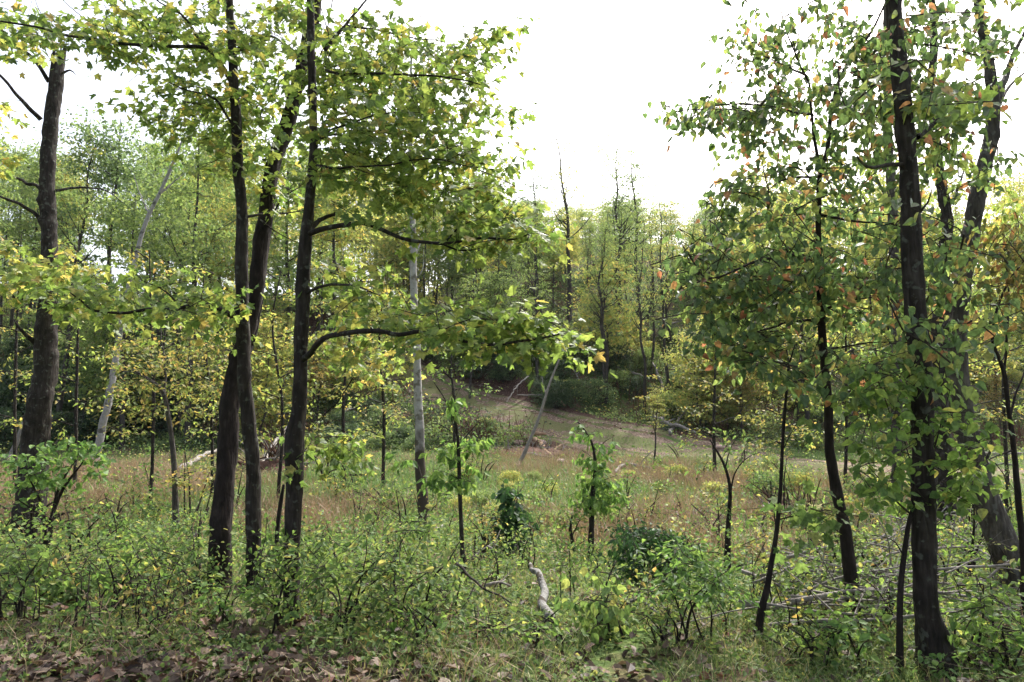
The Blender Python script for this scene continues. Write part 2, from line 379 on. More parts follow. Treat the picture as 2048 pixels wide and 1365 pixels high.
def ground_mat():
    m, n, l = new_mat('forest_soil')
    ge = n.new('ShaderNodeNewGeometry')
    def noise(s, d=5):
        a = n.new('ShaderNodeTexNoise'); a.inputs['Scale'].default_value = s; a.inputs['Detail'].default_value = d; l.new(ge.outputs['Position'], a.inputs[0]); return a
    a = noise(16, 8); b = noise(0.55, 5); c = noise(4, 6)
    r1 = ramp_node(n, [(0.3, (0.035, 0.022, 0.015)), (0.5, (0.10, 0.062, 0.042)), (0.62, (0.17, 0.11, 0.075)), (0.75, (0.28, 0.20, 0.15))]); l.new(a.outputs[0], r1.inputs[0])
    r2 = ramp_node(n, [(0.3, (0.035, 0.06, 0.018)), (0.6, (0.075, 0.11, 0.03)), (0.8, (0.15, 0.15, 0.06))]); l.new(a.outputs[0], r2.inputs[0])
    ma = n.new('ShaderNodeMath'); ma.operation = 'MULTIPLY_ADD'; l.new(c.outputs[0], ma.inputs[0]); ma.inputs[1].default_value = 0.5; l.new(b.outputs[0], ma.inputs[2])
    rm = ramp_node(n, [(0.60, (0, 0, 0)), (0.78, (1, 1, 1))]); l.new(ma.outputs[0], rm.inputs[0])
    mx = n.new('ShaderNodeMix'); mx.data_type = 'RGBA'; l.new(rm.outputs[0], mx.inputs[0]); l.new(r1.outputs[0], mx.inputs[6]); l.new(r2.outputs[0], mx.inputs[7])
    bs = n.new('ShaderNodeBsdfPrincipled'); bs.inputs['Roughness'].default_value = 0.95; bs.inputs['Specular IOR Level'].default_value = 0.1
    at = n.new('ShaderNodeAttribute'); at.attribute_name = 'bare'
    r5 = ramp_node(n, [(0.3, (0.024, 0.013, 0.010)), (0.5, (0.06, 0.034, 0.026)), (0.65, (0.12, 0.075, 0.058)), (0.78, (0.26, 0.18, 0.14))]); l.new(a.outputs[0], r5.inputs[0])
    m5 = n.new('ShaderNodeMath'); m5.operation = 'MULTIPLY_ADD'; l.new(c.outputs[0], m5.inputs[0]); m5.inputs[1].default_value = 0.8; l.new(at.outputs['Fac'], m5.inputs[2])
    r6 = ramp_node(n, [(0.66, (0, 0, 0)), (0.86, (1, 1, 1))]); l.new(m5.outputs[0], r6.inputs[0])
    mb = n.new('ShaderNodeMix'); mb.data_type = 'RGBA'; l.new(r6.outputs[0], mb.inputs[0]); l.new(mx.outputs[2], mb.inputs[6]); l.new(r5.outputs[0], mb.inputs[7])
    l.new(mb.outputs[2], bs.inputs['Base Color'])
    bp = n.new('ShaderNodeBump'); bp.inputs['Strength'].default_value = 0.8; bp.inputs['Distance'].default_value = 0.05; l.new(a.outputs[0], bp.inputs['Height']); l.new(bp.outputs[0], bs.inputs['Normal'])
    o = n.new('ShaderNodeOutputMaterial'); l.new(bs.outputs[0], o.inputs[0]); return m
M['ground'] = ground_mat()

def road_mat():
    m, n, l = new_mat('track_dirt')
    ge = n.new('ShaderNodeNewGeometry')
    at = n.new('ShaderNodeAttribute'); at.attribute_name = 'across'
    def noise(s, d=6):
        a = n.new('ShaderNodeTexNoise'); a.inputs['Scale'].default_value = s; a.inputs['Detail'].default_value = d; l.new(ge.outputs['Position'], a.inputs[0]); return a
    a = noise(9); b = noise(1.3); c = noise(30, 3)
    dirt = ramp_node(n, [(0.3, (0.06, 0.04, 0.03)), (0.5, (0.13, 0.092, 0.069)), (0.65, (0.22, 0.17, 0.132)), (0.78, (0.45, 0.41, 0.365))]); l.new(a.outputs[0], dirt.inputs[0])
    grass = ramp_node(n, [(0.3, (0.06, 0.07, 0.028)), (0.6, (0.125, 0.125, 0.055)), (0.8, (0.22, 0.19, 0.10))]); l.new(c.outputs[0], grass.inputs[0])
    # grass between the wheel tracks and on the shoulders: |across| near 0.55 is bare
    ab = n.new('ShaderNodeMath'); ab.operation = 'ABSOLUTE'; l.new(at.outputs['Fac'], ab.inputs[0])
    rt = ramp_node(n, [(0.0, (0.5, 0.5, 0.5)), (0.28, (0.38, 0.38, 0.38)), (0.45, (0.2, 0.2, 0.2)), (0.68, (0.22, 0.22, 0.22)), (0.9, (0.4, 0.4, 0.4)), (1.0, (0.4, 0.4, 0.4))]); l.new(ab.outputs[0], rt.inputs[0])
    ma = n.new('ShaderNodeMath'); ma.operation = 'MULTIPLY_ADD'; l.new(b.outputs[0], ma.inputs[0]); ma.inputs[1].default_value = 1.55; l.new(rt.outputs[0], ma.inputs[2])
    rm = ramp_node(n, [(0.9, (0, 0, 0)), (1.0, (1, 1, 1))]); 
    sub = n.new('ShaderNodeMath'); sub.operation = 'SUBTRACT'; l.new(ma.outputs[0], sub.inputs[0]); sub.inputs[1].default_value = 0.15
    l.new(sub.outputs[0], rm.inputs[0])
    mx = n.new('ShaderNodeMix'); mx.data_type = 'RGBA'; l.new(rm.outputs[0], mx.inputs[0]); l.new(dirt.outputs[0], mx.inputs[6]); l.new(grass.outputs[0], mx.inputs[7])
    bs = n.new('ShaderNodeBsdfPrincipled'); bs.inputs['Roughness'].default_value = 0.95; bs.inputs['Specular IOR Level'].default_value = 0.1
    l.new(mx.outputs[2], bs.inputs['Base Color'])
    bp = n.new('ShaderNodeBump'); bp.inputs['Strength'].default_value = 0.7; bp.inputs['Distance'].default_value = 0.05; l.new(a.outputs[0], bp.inputs['Height']); l.new(bp.outputs[0], bs.inputs['Normal'])
    o = n.new('ShaderNodeOutputMaterial'); l.new(bs.outputs[0], o.inputs[0]); return m
M['road'] = road_mat()

# ------------------------------------------------------------------ terrain and road
def sheet(xs, ys, zf):
    X, Y = np.meshgrid(xs, ys); Z = zf(X, Y)
    V = np.stack([X, Y, Z], -1).reshape(-1, 3); nx = len(xs); ny = len(ys)
    i = (np.arange(ny - 1)[:, None] * nx + np.arange(nx - 1)[None]).ravel()
    return V, np.stack([i, i + 1, i + nx + 1, i + nx], -1)
g = Geo()
u = np.linspace(-1, 1, 330); xs = np.sign(u) * (18 * np.abs(u) + 380 * np.abs(u) ** 5)
ys = np.concatenate([np.linspace(-60, 1.5, 14)[:-1], np.linspace(1.5, 16, 90)[:-1], np.linspace(16, 80, 180)[:-1], np.geomspace(80, 700, 30)])
V, Q = sheet(xs, ys, ground); g.add(V, Q)
terrain = g.build('ground', M['ground'], smooth=True); terrain['kind'] = 'structure'
rdv = road_dist(V[:, 0], V[:, 1])[0]; at = terrain.data.attributes.new('bare', 'FLOAT', 'POINT')
at.data.foreach_set('value', (np.exp(-((rdv - 3.0) / 0.9) ** 2) * (V[:, 1] > 34)).astype(np.float32))

rl = smooth_line(np.column_stack([ROAD, np.zeros(len(ROAD))]), 0.35)[:, :3]
tt = unit(np.gradient(rl[:, :2], axis=0)); nn = np.stack([-tt[:, 1], tt[:, 0]], -1)
ac = np.linspace(-1, 1, 11)
wid = 2.6 + 0.35 * (vnoise(np.arange(len(rl)) * 0.12, np.zeros(len(rl)), 4) - 0.5)
RV = []
for a in ac:
    xy = rl[:, :2] + nn * (a * wid * (1 + 0.12 * (vnoise(np.arange(len(rl)) * 0.4, np.full(len(rl), a * 3), 6) - 0.5)))[:, None]
    z = ground(xy[:, 0], xy[:, 1]) + 0.05 - 0.07 * math.exp(-((abs(a) - 0.55) / 0.16) ** 2) - 0.11 * (abs(a) > 0.95)
    RV.append(np.column_stack([xy, z]))
RV = np.stack(RV, 1); nr, nc = RV.shape[:2]
i = (np.arange(nr - 1)[:, None] * nc + np.arange(nc - 1)[None]).ravel()
g = Geo(); g.add(RV.reshape(-1, 3), np.stack([i, i + 1, i + nc + 1, i + nc], -1)[:, ::-1])
road = g.build('road', M['road'], smooth=True); road['kind'] = 'structure'
at = road.data.attributes.new('across', 'FLOAT', 'POINT'); at.data.foreach_set('value', np.tile(ac, nr).astype(np.float32))

# ------------------------------------------------------------------ the plant builder
def plant(name, label, cat, base, trunk=None, branches=(), stems=0, sprays=(), leaf=None, bark='bark', nobj=0,
          group=None, seed=1, sides=14, step=0.05, barkamp=0.16, flare=0.6, knots=6, stem_w=6, broken=False, twig_r=0.004, dens=1.0, back=0.0):
    """base: (px, py) of the foot or a world point. trunk rows: (px, py, width px [, depth offset]). branches: ([(px, py, depth offset)...], width px)
    sprays: (cx, cy, rx, ry, n, depth offset min, max) in photo pixels around the thing's own distance"""
    rs = np.random.default_rng(seed)
    b = PG(*base) if len(base) == 2 else np.array(base, float)
    d = b[1]
    root = empty(name, b, label, cat, group)
    nodes = []
    if trunk:
        rows = []
        for r in trunk:
            p = P(r[0], r[1], d + (r[3] if len(r) > 3 else 0)); rows.append([*p, r[2] / 2 / F * d])
        rows = np.array(rows)
        if rows[0, 2] > b[2] - 0.05:
            rows = np.vstack([[rows[0, 0], rows[0, 1], b[2] - 0.12, rows[0, 3] * 1.05], rows])
        ln = smooth_line(rows, step); g = Geo()
        ln[:, :2] += (np.stack([vnoise(np.arange(len(ln)) * step * 1.6, np.zeros(len(ln)), seed), vnoise(np.arange(len(ln)) * step * 1.6, np.ones(len(ln)), seed)], -1) - 0.5) * ln[:, 3:4] * 0.4
        tube(g, ln, sides, barkamp, seed, flare, True, knots)
        if broken:
            tp = ln[-1, :3]; rr = ln[-1, 3]
            for k in range(9):
                a = rs.uniform(0, 6.28); q = tp + np.array([math.cos(a), math.sin(a), 0]) * rr * 0.7 - [0, 0, 0.08]
                tube(g, np.array([[*q, rr * 0.35], [*(q + [math.cos(a) * rr * 0.4, 0, rs.uniform(0.12, 0.3)]), rr * 0.16], [*(q + [math.cos(a) * rr * 1.2 * rs.uniform(0, 1), math.sin(a) * rr, rs.uniform(0.25, 0.5)]), 0.002]]), 5)
        g.build('trunk', M[bark], root, smooth=True)
        top = ln[int(len(ln) * 0.3):]; nodes.append(top[::3, :3])
    for br in branches:
        pts, w = br[0], br[1]
        rows = []
        for k, q in enumerate(pts):
            p = P(q[0], q[1], d + (q[2] if len(q) > 2 else 0)); rows.append([*p, max(w / 2 / F * d * (1 - 0.78 * k / max(1, len(pts) - 1)), 0.002)])
        ln = smooth_line(rows, 0.06)
        k = np.arange(len(ln)); amp = 0.012 + 0.4 * ln[:, 3:4]
        ln[:, :3] += (np.stack([vnoise(k * 0.35, k * 0 + c, seed + len(nodes) * 7) for c in range(3)], -1) - 0.5) * amp * 1.6 * np.minimum(1, k[:, None] / 4)
        g = Geo(); tube(g, ln, 8 if w > 4 else 6, 0.12 if w > 5 else 0, seed + len(nodes))
        g.build('branch', M[bark], root, smooth=True); nodes.append(ln[2:, :3])
    # spray centres
    C = []
    for (cx, cy, rx, ry, n, d0, d1) in sprays:
        n = max(1, int(n * dens)); a = rs.uniform(0, 2 * math.pi, n); q = np.sqrt(rs.uniform(0, 1, n))
        for x, y, dd in zip(cx + rx * q * np.cos(a), cy + ry * q * np.sin(a), rs.uniform(d0, d1, n) + back):
            p = P(x, y, d + dd); p[2] = max(p[2], G(p[0], p[1]) + 0.08); C.append(p)
    C = np.array(C) if C else np.zeros((0, 3))
    for k in range(stems):
        tgt = C[rs.integers(len(C))] if len(C) else b + [0, 0, 1]
        off = np.array([rs.normal(0, 0.07), rs.normal(0, 0.07), 0.0])
        s0 = b + off; s0[2] = G(s0[0], s0[1]) - 0.05
        mid = s0 + (tgt - s0) * np.array([0.35, 0.35, 0.6]) + rs.normal(0, 0.03, 3)
        r0 = stem_w / 2 / F * d * rs.uniform(0.6, 1.1)
        ln = smooth_line([[*s0, r0], [*mid, r0 * 0.7], [*(tgt + rs.normal(0, 0.05, 3)), r0 * 0.25]], 0.05)
        g = Geo(); tube(g, ln, 6, 0.1, seed + k); g.build('stem', M[bark], root, smooth=True); nodes.append(ln[3:, :3])
    if len(C) and leaf:
        N = np.vstack(nodes) if nodes else b[None]
        dist = np.array([np.min(np.linalg.norm(N - c, axis=1)) for c in C]); order = np.argsort(dist)
        L = leaf['L']; nl = leaf['n']; tw = Geo()
        bases, dirs = [], []
        for oi_ in order:
            c = C[oi_]; dv = np.linalg.norm(N - c, axis=1) * 1.0
            j = np.argmin(dv); n0 = N[j]; v = c - n0; hd = np.array([v[0], v[1], v[2] * 0.45 + leaf.get('rise', 0.0) * 0.3]); hd = unit(hd + rs.normal(0, 0.25, 3) * [1, 1, 0.5] + 1e-4)
            s = c - hd * L * 0.5; e = c + hd * L * 0.5 - [0, 0, leaf.get('sag', 0.15) * L]
            m1 = n0 + (s - n0) * 0.5 + rs.normal(0, 0.05, 3) * min(1, dv[j]) + [0, 0, 0.06 * dv[j]]
            r0 = twig_r * (0.8 + 0.9 * min(dv[j], 1.5))
            ln = smooth_line([[*n0, r0], [*m1, r0 * 0.8], [*s, r0 * 0.6], [*e, r0 * 0.25]], 0.12)
            tube(tw, ln, 4 if d > 9 else 5, cap=False)
            N = np.vstack([N, ln[2::2, :3]])
            bases.append(s); dirs.append(e - s)
        tw.build('twigs', M['twig'], root, kind='stuff')
        S = np.array(bases)[:, None]; D = np.array(dirs)[:, None]; K = len(bases)
        t = (np.linspace(0.02, 1.0, nl)[None] + rs.normal(0, 0.04, (K, nl)))[..., None]
        side = unit(np.cross(D, np.array([0, 0, 1.0])) + 1e-6) * np.where(np.arange(nl) % 2, 1, -1)[None, :, None]
        last = (np.arange(nl) >= nl - 1)[None, :, None]
        ld = unit(D) * np.where(last, 1, 0.55) + side * np.where(last, 0.05, 0.85) + rs.normal(0, 0.3, (K, nl, 3)) + np.array([0, 0, -leaf.get('droop', 0.4)])
        pos = S + D * t + unit(ld) * leaf.get('pet', 0.03) + rs.normal(0, leaf.get('jit', 0.02), (K, nl, 3)) 
        til = leaf.get('tilt', 0.55)
        up = np.array([0, 0, 1.0]) + rs.normal(0, til, (K, nl, 3)) + np.array([0, -leaf.get('face', 0.35), 0])
        pos = pos.reshape(-1, 3); ld = ld.reshape(-1, 3); up = up.reshape(-1, 3)
        keep = rs.uniform(size=len(pos)) < leaf.get('keep', 0.92)
        pos, ld, up = pos[keep], ld[keep], up[keep]
        size = leaf['size'] * (0.4 + 0.95 * rs.beta(2.2, 1.7, len(pos)))
        if nobj:
            px, py = proj(pos); score = size / np.maximum(pos[:, 1], 0.5) + 10.0 * ((px > 0) & (px < 2048) & (py > 0) & (py < 1365))
            idx = np.argsort(-score)[:nobj]; msk = np.zeros(len(pos), bool); msk[idx] = True
            leaf_objects(root, leaf['kind'], M[leaf['mat']], pos[msk], ld[msk], up[msk], size[msk], leaf.get('aspect', 1.0))
            pos, ld, up, size = pos[~msk], ld[~msk], up[~msk], size[~msk]
        if len(pos):
            g = Geo(); h = len(pos) // 2
            for sl, fo, cu in ((slice(0, h), 0.2, 0.2), (slice(h, None), 0.4, 0.35)):
                put_leaves(g, leaf['kind'], pos[sl], ld[sl], up[sl], size[sl], rs, fo, cu, leaf.get('aspect', 1.0))
            g.build('crown' if trunk else 'foliage', M[leaf['mat']], root, kind='stuff')
    return root

maple_leaf = dict(kind='maple', size=0.085, mat='maple', n=18, L=0.5, droop=0.35, tilt=0.6, face=0.5, pet=0.05, jit=0.035, aspect=1.05)
heart_leaf = dict(kind='heart', size=0.059, mat='heart', n=16, L=0.48, droop=0.95, tilt=0.75, face=0.5, pet=0.04, jit=0.03, aspect=0.9)
small_leaf = dict(kind='ovate', size=0.062, mat='shrub', n=12, L=0.34, droop=0.25, tilt=0.6, face=0.3, pet=0.01, jit=0.03, aspect=1.2)
# ------------------------------------------------------------------ foreground trees
plant('broken_tree', 'thick grey tree with a snapped off splintered top in tan grass', 'tree', (58, 1098),
      trunk=[(58, 1098, 58), (60, 1000, 54), (74, 880, 49), (86, 760, 42), (92, 680, 39), (97, 560, 31), (97, 430, 29), (99, 300, 28), (106, 200, 28), (118, 112, 24)],
      branches=[([(82, 240), (40, 195, -.3), (0, 150, -.5), (-60, 100, -.6)], 10), ([(98, 165), (70, 120, -.2), (30, 90, -.3), (-10, 50, -.4), (-60, 20, -.5)], 9), ([(88, 445), (50, 415, -.2), (0, 392, -.3), (-50, 370, -.4)], 9),
                ([(95, 380), (50, 365, .2), (0, 345, .3), (-50, 330, .4)], 8), ([(112, 382), (170, 375, .3), (210, 382, .5), (245, 405, .6)], 6), ([(75, 690), (50, 668, -.2), (28, 640, -.3)], 12),
                ([(120, 150), (140, 140), (152, 150)], 6)],
      sprays=[(40, 540, 80, 60, 12, -1.4, -.2), (120, 560, 70, 60, 7, -1.2, .2), (-30, 250, 60, 150, 8, -1, 1), (30, 60, 60, 50, 7, -1, .5)],
      leaf=dict(maple_leaf, mat='maple_yellow', size=0.12), bark='bark', nobj=120, seed=11, sides=28, step=0.045, barkamp=0.14, broken=True, dens=1.6, knots=6)

plant('maple_tree', 'slender dark maple with branch reaching far across the upper left', 'tree', (512, 1180),
      trunk=[(512, 1180, 29), (508, 1000, 28), (498, 850, 28), (488, 700, 26), (485, 560, 26), (485, 430, 22), (476, 330, 20), (470, 200, 20), (466, 100, 17), (458, 0, 15), (450, -200, 13), (455, -500, 9), (445, -800, 4)],
      branches=[([(462, 165), (440, 125, -.1), (410, 96, -.2), (330, 92, -.3), (240, 85, -.4), (150, 72, -.5), (70, 52, -.5), (0, 44, -.6), (-120, 20, -.7)], 10),
                ([(410, 96, -.2), (385, 60, -.3), (360, 28, -.4), (320, 5, -.5), (270, -40, -.6)], 7), ([(470, 105), (495, 85, .1), (540, 70, .2), (580, 95, .3), (610, 150, .4), (630, 200, .5)], 9),
                ([(472, 640), (440, 618, -.2), (400, 612, -.3), (350, 618, -.4), (290, 620, -.4), (240, 625, -.5), (190, 624, -.6), (165, 605, -.7), (140, 588, -.8)], 11),
                ([(360, 618, -.4), (345, 595, -.5), (320, 575, -.5), (285, 560, -.6)], 5), ([(490, 435), (530, 428, .2), (580, 428, .4), (640, 412, .6)], 6), ([(480, 270), (430, 200, -.2), (380, 185, -.3), (330, 160, -.4)], 6),
                ([(520, 440, .1), (560, 470, .2), (610, 490, .3)], 4), ([(458, -20), (400, -90, -.4), (300, -150, -.8)], 9), ([(455, -150), (560, -260, .3), (660, -320, .6)], 9)],
      sprays=[(400, 50, 230, 70, 46, -1.1, 1.0), (480, 150, 130, 80, 24, -1, .8), (370, 210, 120, 60, 16, -.9, .5), (340, 250, 60, 30, 5, -.8, .3), (240, 60, 110, 50, 15, -1, .4), (90, 50, 130, 45, 15, -1.2, .3),
              (470, 280, 90, 70, 14, -.8, .6), (300, 585, 170, 50, 22, -1.2, .3), (160, 580, 90, 45, 12, -1.2, .2), (370, 640, 120, 25, 6, -1, .2), (510, 360, 80, 70, 12, -.6, .7), (420, -120, 400, 80, 26, -1.5, 1), (450, -500, 380, 250, 20, -2.5, 2.5)],
      leaf=dict(maple_leaf, size=.077), dens=1.3, back=.45, nobj=300, seed=12, sides=24, step=0.04, knots=10)

plant('leaning_tree', 'black barked tree leaning to the right behind the slender maple', 'tree', (437, 1188),
      trunk=[(437, 1188, 37, .3), (445, 1050, 40, .3), (452, 920, 38, .35), (468, 780, 38, .4), (488, 690, 36, .45), (508, 600, 34, .5), (520, 500, 34, .55), (532, 420, 31, .6), (546, 330, 30, .6), (576, 240, 32, .65), (598, 160, 28, .7), (618, 80, 28, .75), (632, 0, 30, .8), (650, -200, 24, .9), (640, -500, 14, 1.0)],
      branches=[([(505, 690, .45), (520, 640, .6), (525, 600, .7)], 8), ([(540, 440, .6), (560, 405, .8), (590, 380, 1.), (620, 372, 1.1)], 5), ([(630, 0, .8), (560, -120, .6), (470, -200, .4)], 10)],
      sprays=[(620, 160, 110, 100, 18, -.2, 1.6), (600, -250, 300, 180, 14, -1.5, 2.5)], leaf=dict(maple_leaf, size=0.09), bark='bark_black', nobj=0, seed=13, sides=26, step=0.04, barkamp=0.2, knots=12)

plant('maple_tree', 'maple with swollen elbow low on its trunk and long level branches reaching right', 'tree', (584, 1235),
      trunk=[(584, 1235, 27), (587, 1100, 29), (589, 1000, 32), (588, 930, 34), (589, 878, 38), (600, 800, 29), (602, 690, 27), (606, 560, 27), (612, 470, 25), (620, 400, 20), (628, 300, 17), (626, 200, 16), (622, 100, 16), (620, 0, 15), (612, -200, 12), (618, -500, 8), (610, -700, 3)],
      branches=[([(613, 470), (640, 458, -.1), (680, 450, -.2), (730, 450, -.3), (770, 467, -.4), (830, 484, -.5), (890, 486, -.6), (960, 478, -.6), (1015, 482, -.7), (1060, 468, -.8)], 12),
                ([(616, 462), (640, 440, .1), (668, 428, .2), (680, 415, .3), (700, 405, .5)], 12), ([(890, 486, -.6), (920, 455, -.7), (960, 440, -.7)], 4), ([(880, 486, -.6), (915, 500, -.5), (960, 498, -.5), (1000, 490, -.4)], 4),
                ([(604, 722), (625, 700, -.2), (650, 680, -.4), (690, 667, -.5), (740, 665, -.7), (800, 668, -.8), (860, 668, -.9), (925, 684, -1.), (990, 690, -1.1), (1060, 680, -1.2), (1120, 668, -1.3)], 13),
                ([(608, 590), (630, 578, -.1), (660, 572, -.2), (700, 573, -.3), (735, 582, -.4), (760, 592, -.5)], 8), ([(660, 545, 0), (690, 555, -.1), (720, 575, -.2)], 3), ([(626, 285), (660, 272, .1), (700, 276, .3), (740, 290, .4), (780, 285, .5)], 7),
                ([(640, 275, .1), (690, 250, -.2), (760, 230, -.5), (840, 225, -.7)], 5), ([(650, 100, .1), (680, 62, .2), (705, 30, .3), (735, 0, .4), (760, -40, .5)], 9), ([(690, 52, .2), (745, 60, .3), (800, 72, .4), (860, 80, .6), (900, 90, .7)], 6),
                ([(622, 330), (680, 340, -.3), (760, 330, -.5), (860, 320, -.6), (960, 340, -.7)], 6), ([(640, 140), (720, 150, -.3), (820, 150, -.5), (920, 160, -.6), (990, 180, -.7)], 7), ([(612, -60), (700, -140, -.2), (820, -190, -.5)], 9)],
      sprays=[(790, 190, 190, 120, 62, -1.3, .9), (900, 200, 130, 120, 26, -1.2, .6), (720, 90, 110, 80, 20, -1, .6), (760, 320, 170, 55, 28, -1.1, .5), (900, 330, 130, 45, 14, -1, .3), (700, 270, 80, 60, 14, -1, .4), (860, 400, 170, 50, 22, -1.2, 0), (950, 440, 120, 40, 18, -1.2, -.2), (1040, 460, 70, 25, 10, -1.3, -.4),
              (700, 640, 70, 40, 7, -1, .2), (860, 635, 130, 35, 16, -1.5, -.4), (1000, 650, 130, 38, 24, -1.8, -.8), (1090, 670, 60, 25, 9, -1.8, -1), (700, 555, 80, 40, 9, -.8, .1), (760, 600, 60, 30, 6, -.9, 0), (930, 95, 90, 40, 6, -.8, .5), (980, 60, 50, 40, 3, -.8, .3), (690, 700, 50, 15, 3, -.8, 0), (650, 880, 70, 25, 6, -.5, .2), (690, 880, 50, 20, 3, -.5, .2),
              (760, -100, 260, 80, 18, -1.5, 1), (650, -450, 380, 220, 16, -2.5, 2.5)],
      leaf=dict(maple_leaf, size=.07), dens=1.3, back=.5, nobj=300, seed=14, sides=24, step=0.04, knots=10)

# right side
plant('curved_sapling_tree', 'slim dark tree curving left with heart shaped leaves and orange spots', 'tree', (1714, 1238),
      trunk=[(1714, 1238, 25), (1702, 1150, 23), (1692, 1060, 22), (1672, 980, 21), (1658, 900, 18), (1656, 800, 17), (1646, 700, 16), (1640, 600, 14), (1636, 500, 11), (1636, 420, 11), (1640, 350, 9), (1655, 300, 9), (1662, 230, 8), (1675, 170, 7), (1700, 120, 6), (1745, 60, 5), (1790, -40, 3)],
      branches=[([(1640, 355), (1600, 354, -.2), (1560, 364, -.4), (1530, 388, -.5)], 6), ([(1638, 345), (1630, 290, .1), (1625, 230, .1), (1610, 150, 0), (1570, 60, -.1), (1550, -40, -.2)], 8), ([(1655, 790), (1620, 760, .1), (1580, 765, .2)], 5),
                ([(1640, 650), (1600, 640, -.3), (1540, 655, -.5), (1470, 690, -.7)], 7), ([(1637, 520), (1580, 510, -.3), (1500, 530, -.6), (1420, 560, -.8), (1360, 580, -.9)], 7), ([(1636, 430), (1700, 440, -.2), (1780, 450, -.4), (1850, 470, -.5)], 6),
                ([(1625, 230, .1), (1540, 215, -.2), (1450, 210, -.4), (1370, 222, -.6), (1312, 232, -.7)], 5), ([(1660, 240), (1720, 230, -.2), (1800, 235, -.4)], 5), ([(1645, 620), (1700, 600, -.3), (1770, 590, -.5)], 6), ([(1640, 700), (1720, 690, -.3), (1800, 680, -.4)], 5),
                ([(1700, 120), (1800, 90, -.3), (1900, 100, -.5), (1990, 120, -.6)], 6), ([(1610, 150), (1560, 130, -.3), (1500, 100, -.4)], 5)],
      sprays=[(1640, 110, 160, 110, 40, -1.1, .6), (1620, 250, 150, 90, 34, -1, .5), (1480, 220, 110, 35, 12, -1, 0), (1380, 222, 55, 18, 5, -.9, -.4), (1560, 400, 140, 80, 34, -1.1, .4), (1500, 520, 150, 70, 40, -1.2, .2), (1620, 560, 140, 80, 30, -1.2, .4), (1460, 620, 110, 70, 24, -1.2, 0), (1540, 690, 120, 60, 20, -1.1, .1), (1700, 480, 100, 80, 20, -1.1, .4),
              (1760, 600, 110, 80, 22, -1.1, .2), (1740, 330, 100, 90, 16, -.9, .4), (1780, 180, 100, 120, 24, -1, .5), (1900, 100, 140, 100, 36, -1.2, .5), (1880, 230, 80, 80, 12, -1, .4), (1400, 540, 70, 60, 8, -1.1, -.4), (1850, 480, 90, 60, 14, -1.1, 0), (1920, 330, 90, 50, 9, -1, .3), (1930, 600, 60, 60, 6, -1, .2), (1520, 70, 60, 60, 8, -.8, .3), (1700, -100, 320, 80, 22, -1.5, 1.), (1820, 120, 130, 130, 8, -2.1, -1.5), (1840, 520, 120, 110, 4, -2.1, -1.5), (1900, 640, 110, 60, 3, -2.1, -1.5), (1700, 740, 150, 50, 12, -1.4, -.2), (1840, 700, 60, 30, 5, -1.8, -1.3)],
      leaf=heart_leaf, dens=1.35, back=.2, twig_r=.0055, bark='bark_black', nobj=300, seed=15, sides=18, step=0.04, knots=6, barkamp=0.12)

plant('large_tree', 'stout grey brown tree with flared foot and hooked dead stub, bottom right corner', 'tree', (1872, 1338),
      trunk=[(1872, 1338, 52), (1862, 1260, 45), (1855, 1200, 42), (1851, 1000, 42), (1846, 880, 41), (1840, 780, 41), (1834, 680, 40), (1829, 600, 39), (1824, 480, 37), (1820, 400, 35), (1814, 310, 33), (1806, 200, 32), (1796, 100, 31), (1785, 0, 30), (1770, -250, 30), (1780, -600, 20), (1770, -900, 8)],
      branches=[([(1808, 330), (1785, 330, -.1), (1760, 333, -.2), (1735, 330, -.3), (1720, 318, -.3), (1714, 309, -.35)], 11), ([(1835, 275), (1862, 255, .2), (1885, 222, .3), (1897, 190, .4), (1898, 165, .4)], 12), ([(1836, 430), (1856, 405, -.1), (1865, 370, -.2)], 6), ([(1790, -30), (1700, -160, -.5), (1560, -240, -1)], 14), ([(1780, -100), (1920, -250, .5), (2060, -320, 1)], 14)],
      sprays=[(1750, -400, 420, 260, 24, -2.5, 2.5), (1880, 190, 70, 50, 8, -.3, .8)], leaf=dict(maple_leaf, size=0.09), bark='bark', nobj=0, seed=16, sides=30, step=0.03, barkamp=0.2, knots=10, flare=1.1)

plant('forked_tree', 'grey leaning tree forking high up beside the right picture edge', 'tree', (2040, 1190),
      trunk=[(2040, 1190, 56), (2020, 1120, 53), (1994, 1048, 49), (1962, 965, 43), (1936, 880, 38), (1918, 790, 35), (1910, 700, 34), (1916, 620, 31), (1928, 520, 33), (1942, 440, 32), (1962, 350, 29), (1978, 284, 26), (1986, 215, 24), (1976, 130, 20), (1962, 50, 19), (1955, -50, 18), (1940, -350, 10)],
      branches=[([(1986, 225), (2000, 190, .1), (2012, 150, .2), (2028, 110, .3), (2050, 60, .4), (2090, -40, .5)], 18), ([(1995, 215), (2015, 180, .3), (2045, 150, .5), (2090, 120, .7)], 9), ([(1962, 120), (1945, 100, -.1), (1935, 85, -.2)], 6), ([(1958, 965), (1978, 900, -.1), (1980, 850, -.1)], 8)],
      sprays=[(1960, -200, 250, 150, 30, -2, 2)], leaf=dict(maple_leaf, mat='maple_yellow'), bark='bark_grey', seed=17, sides=28, step=0.05, barkamp=0.18, knots=10)

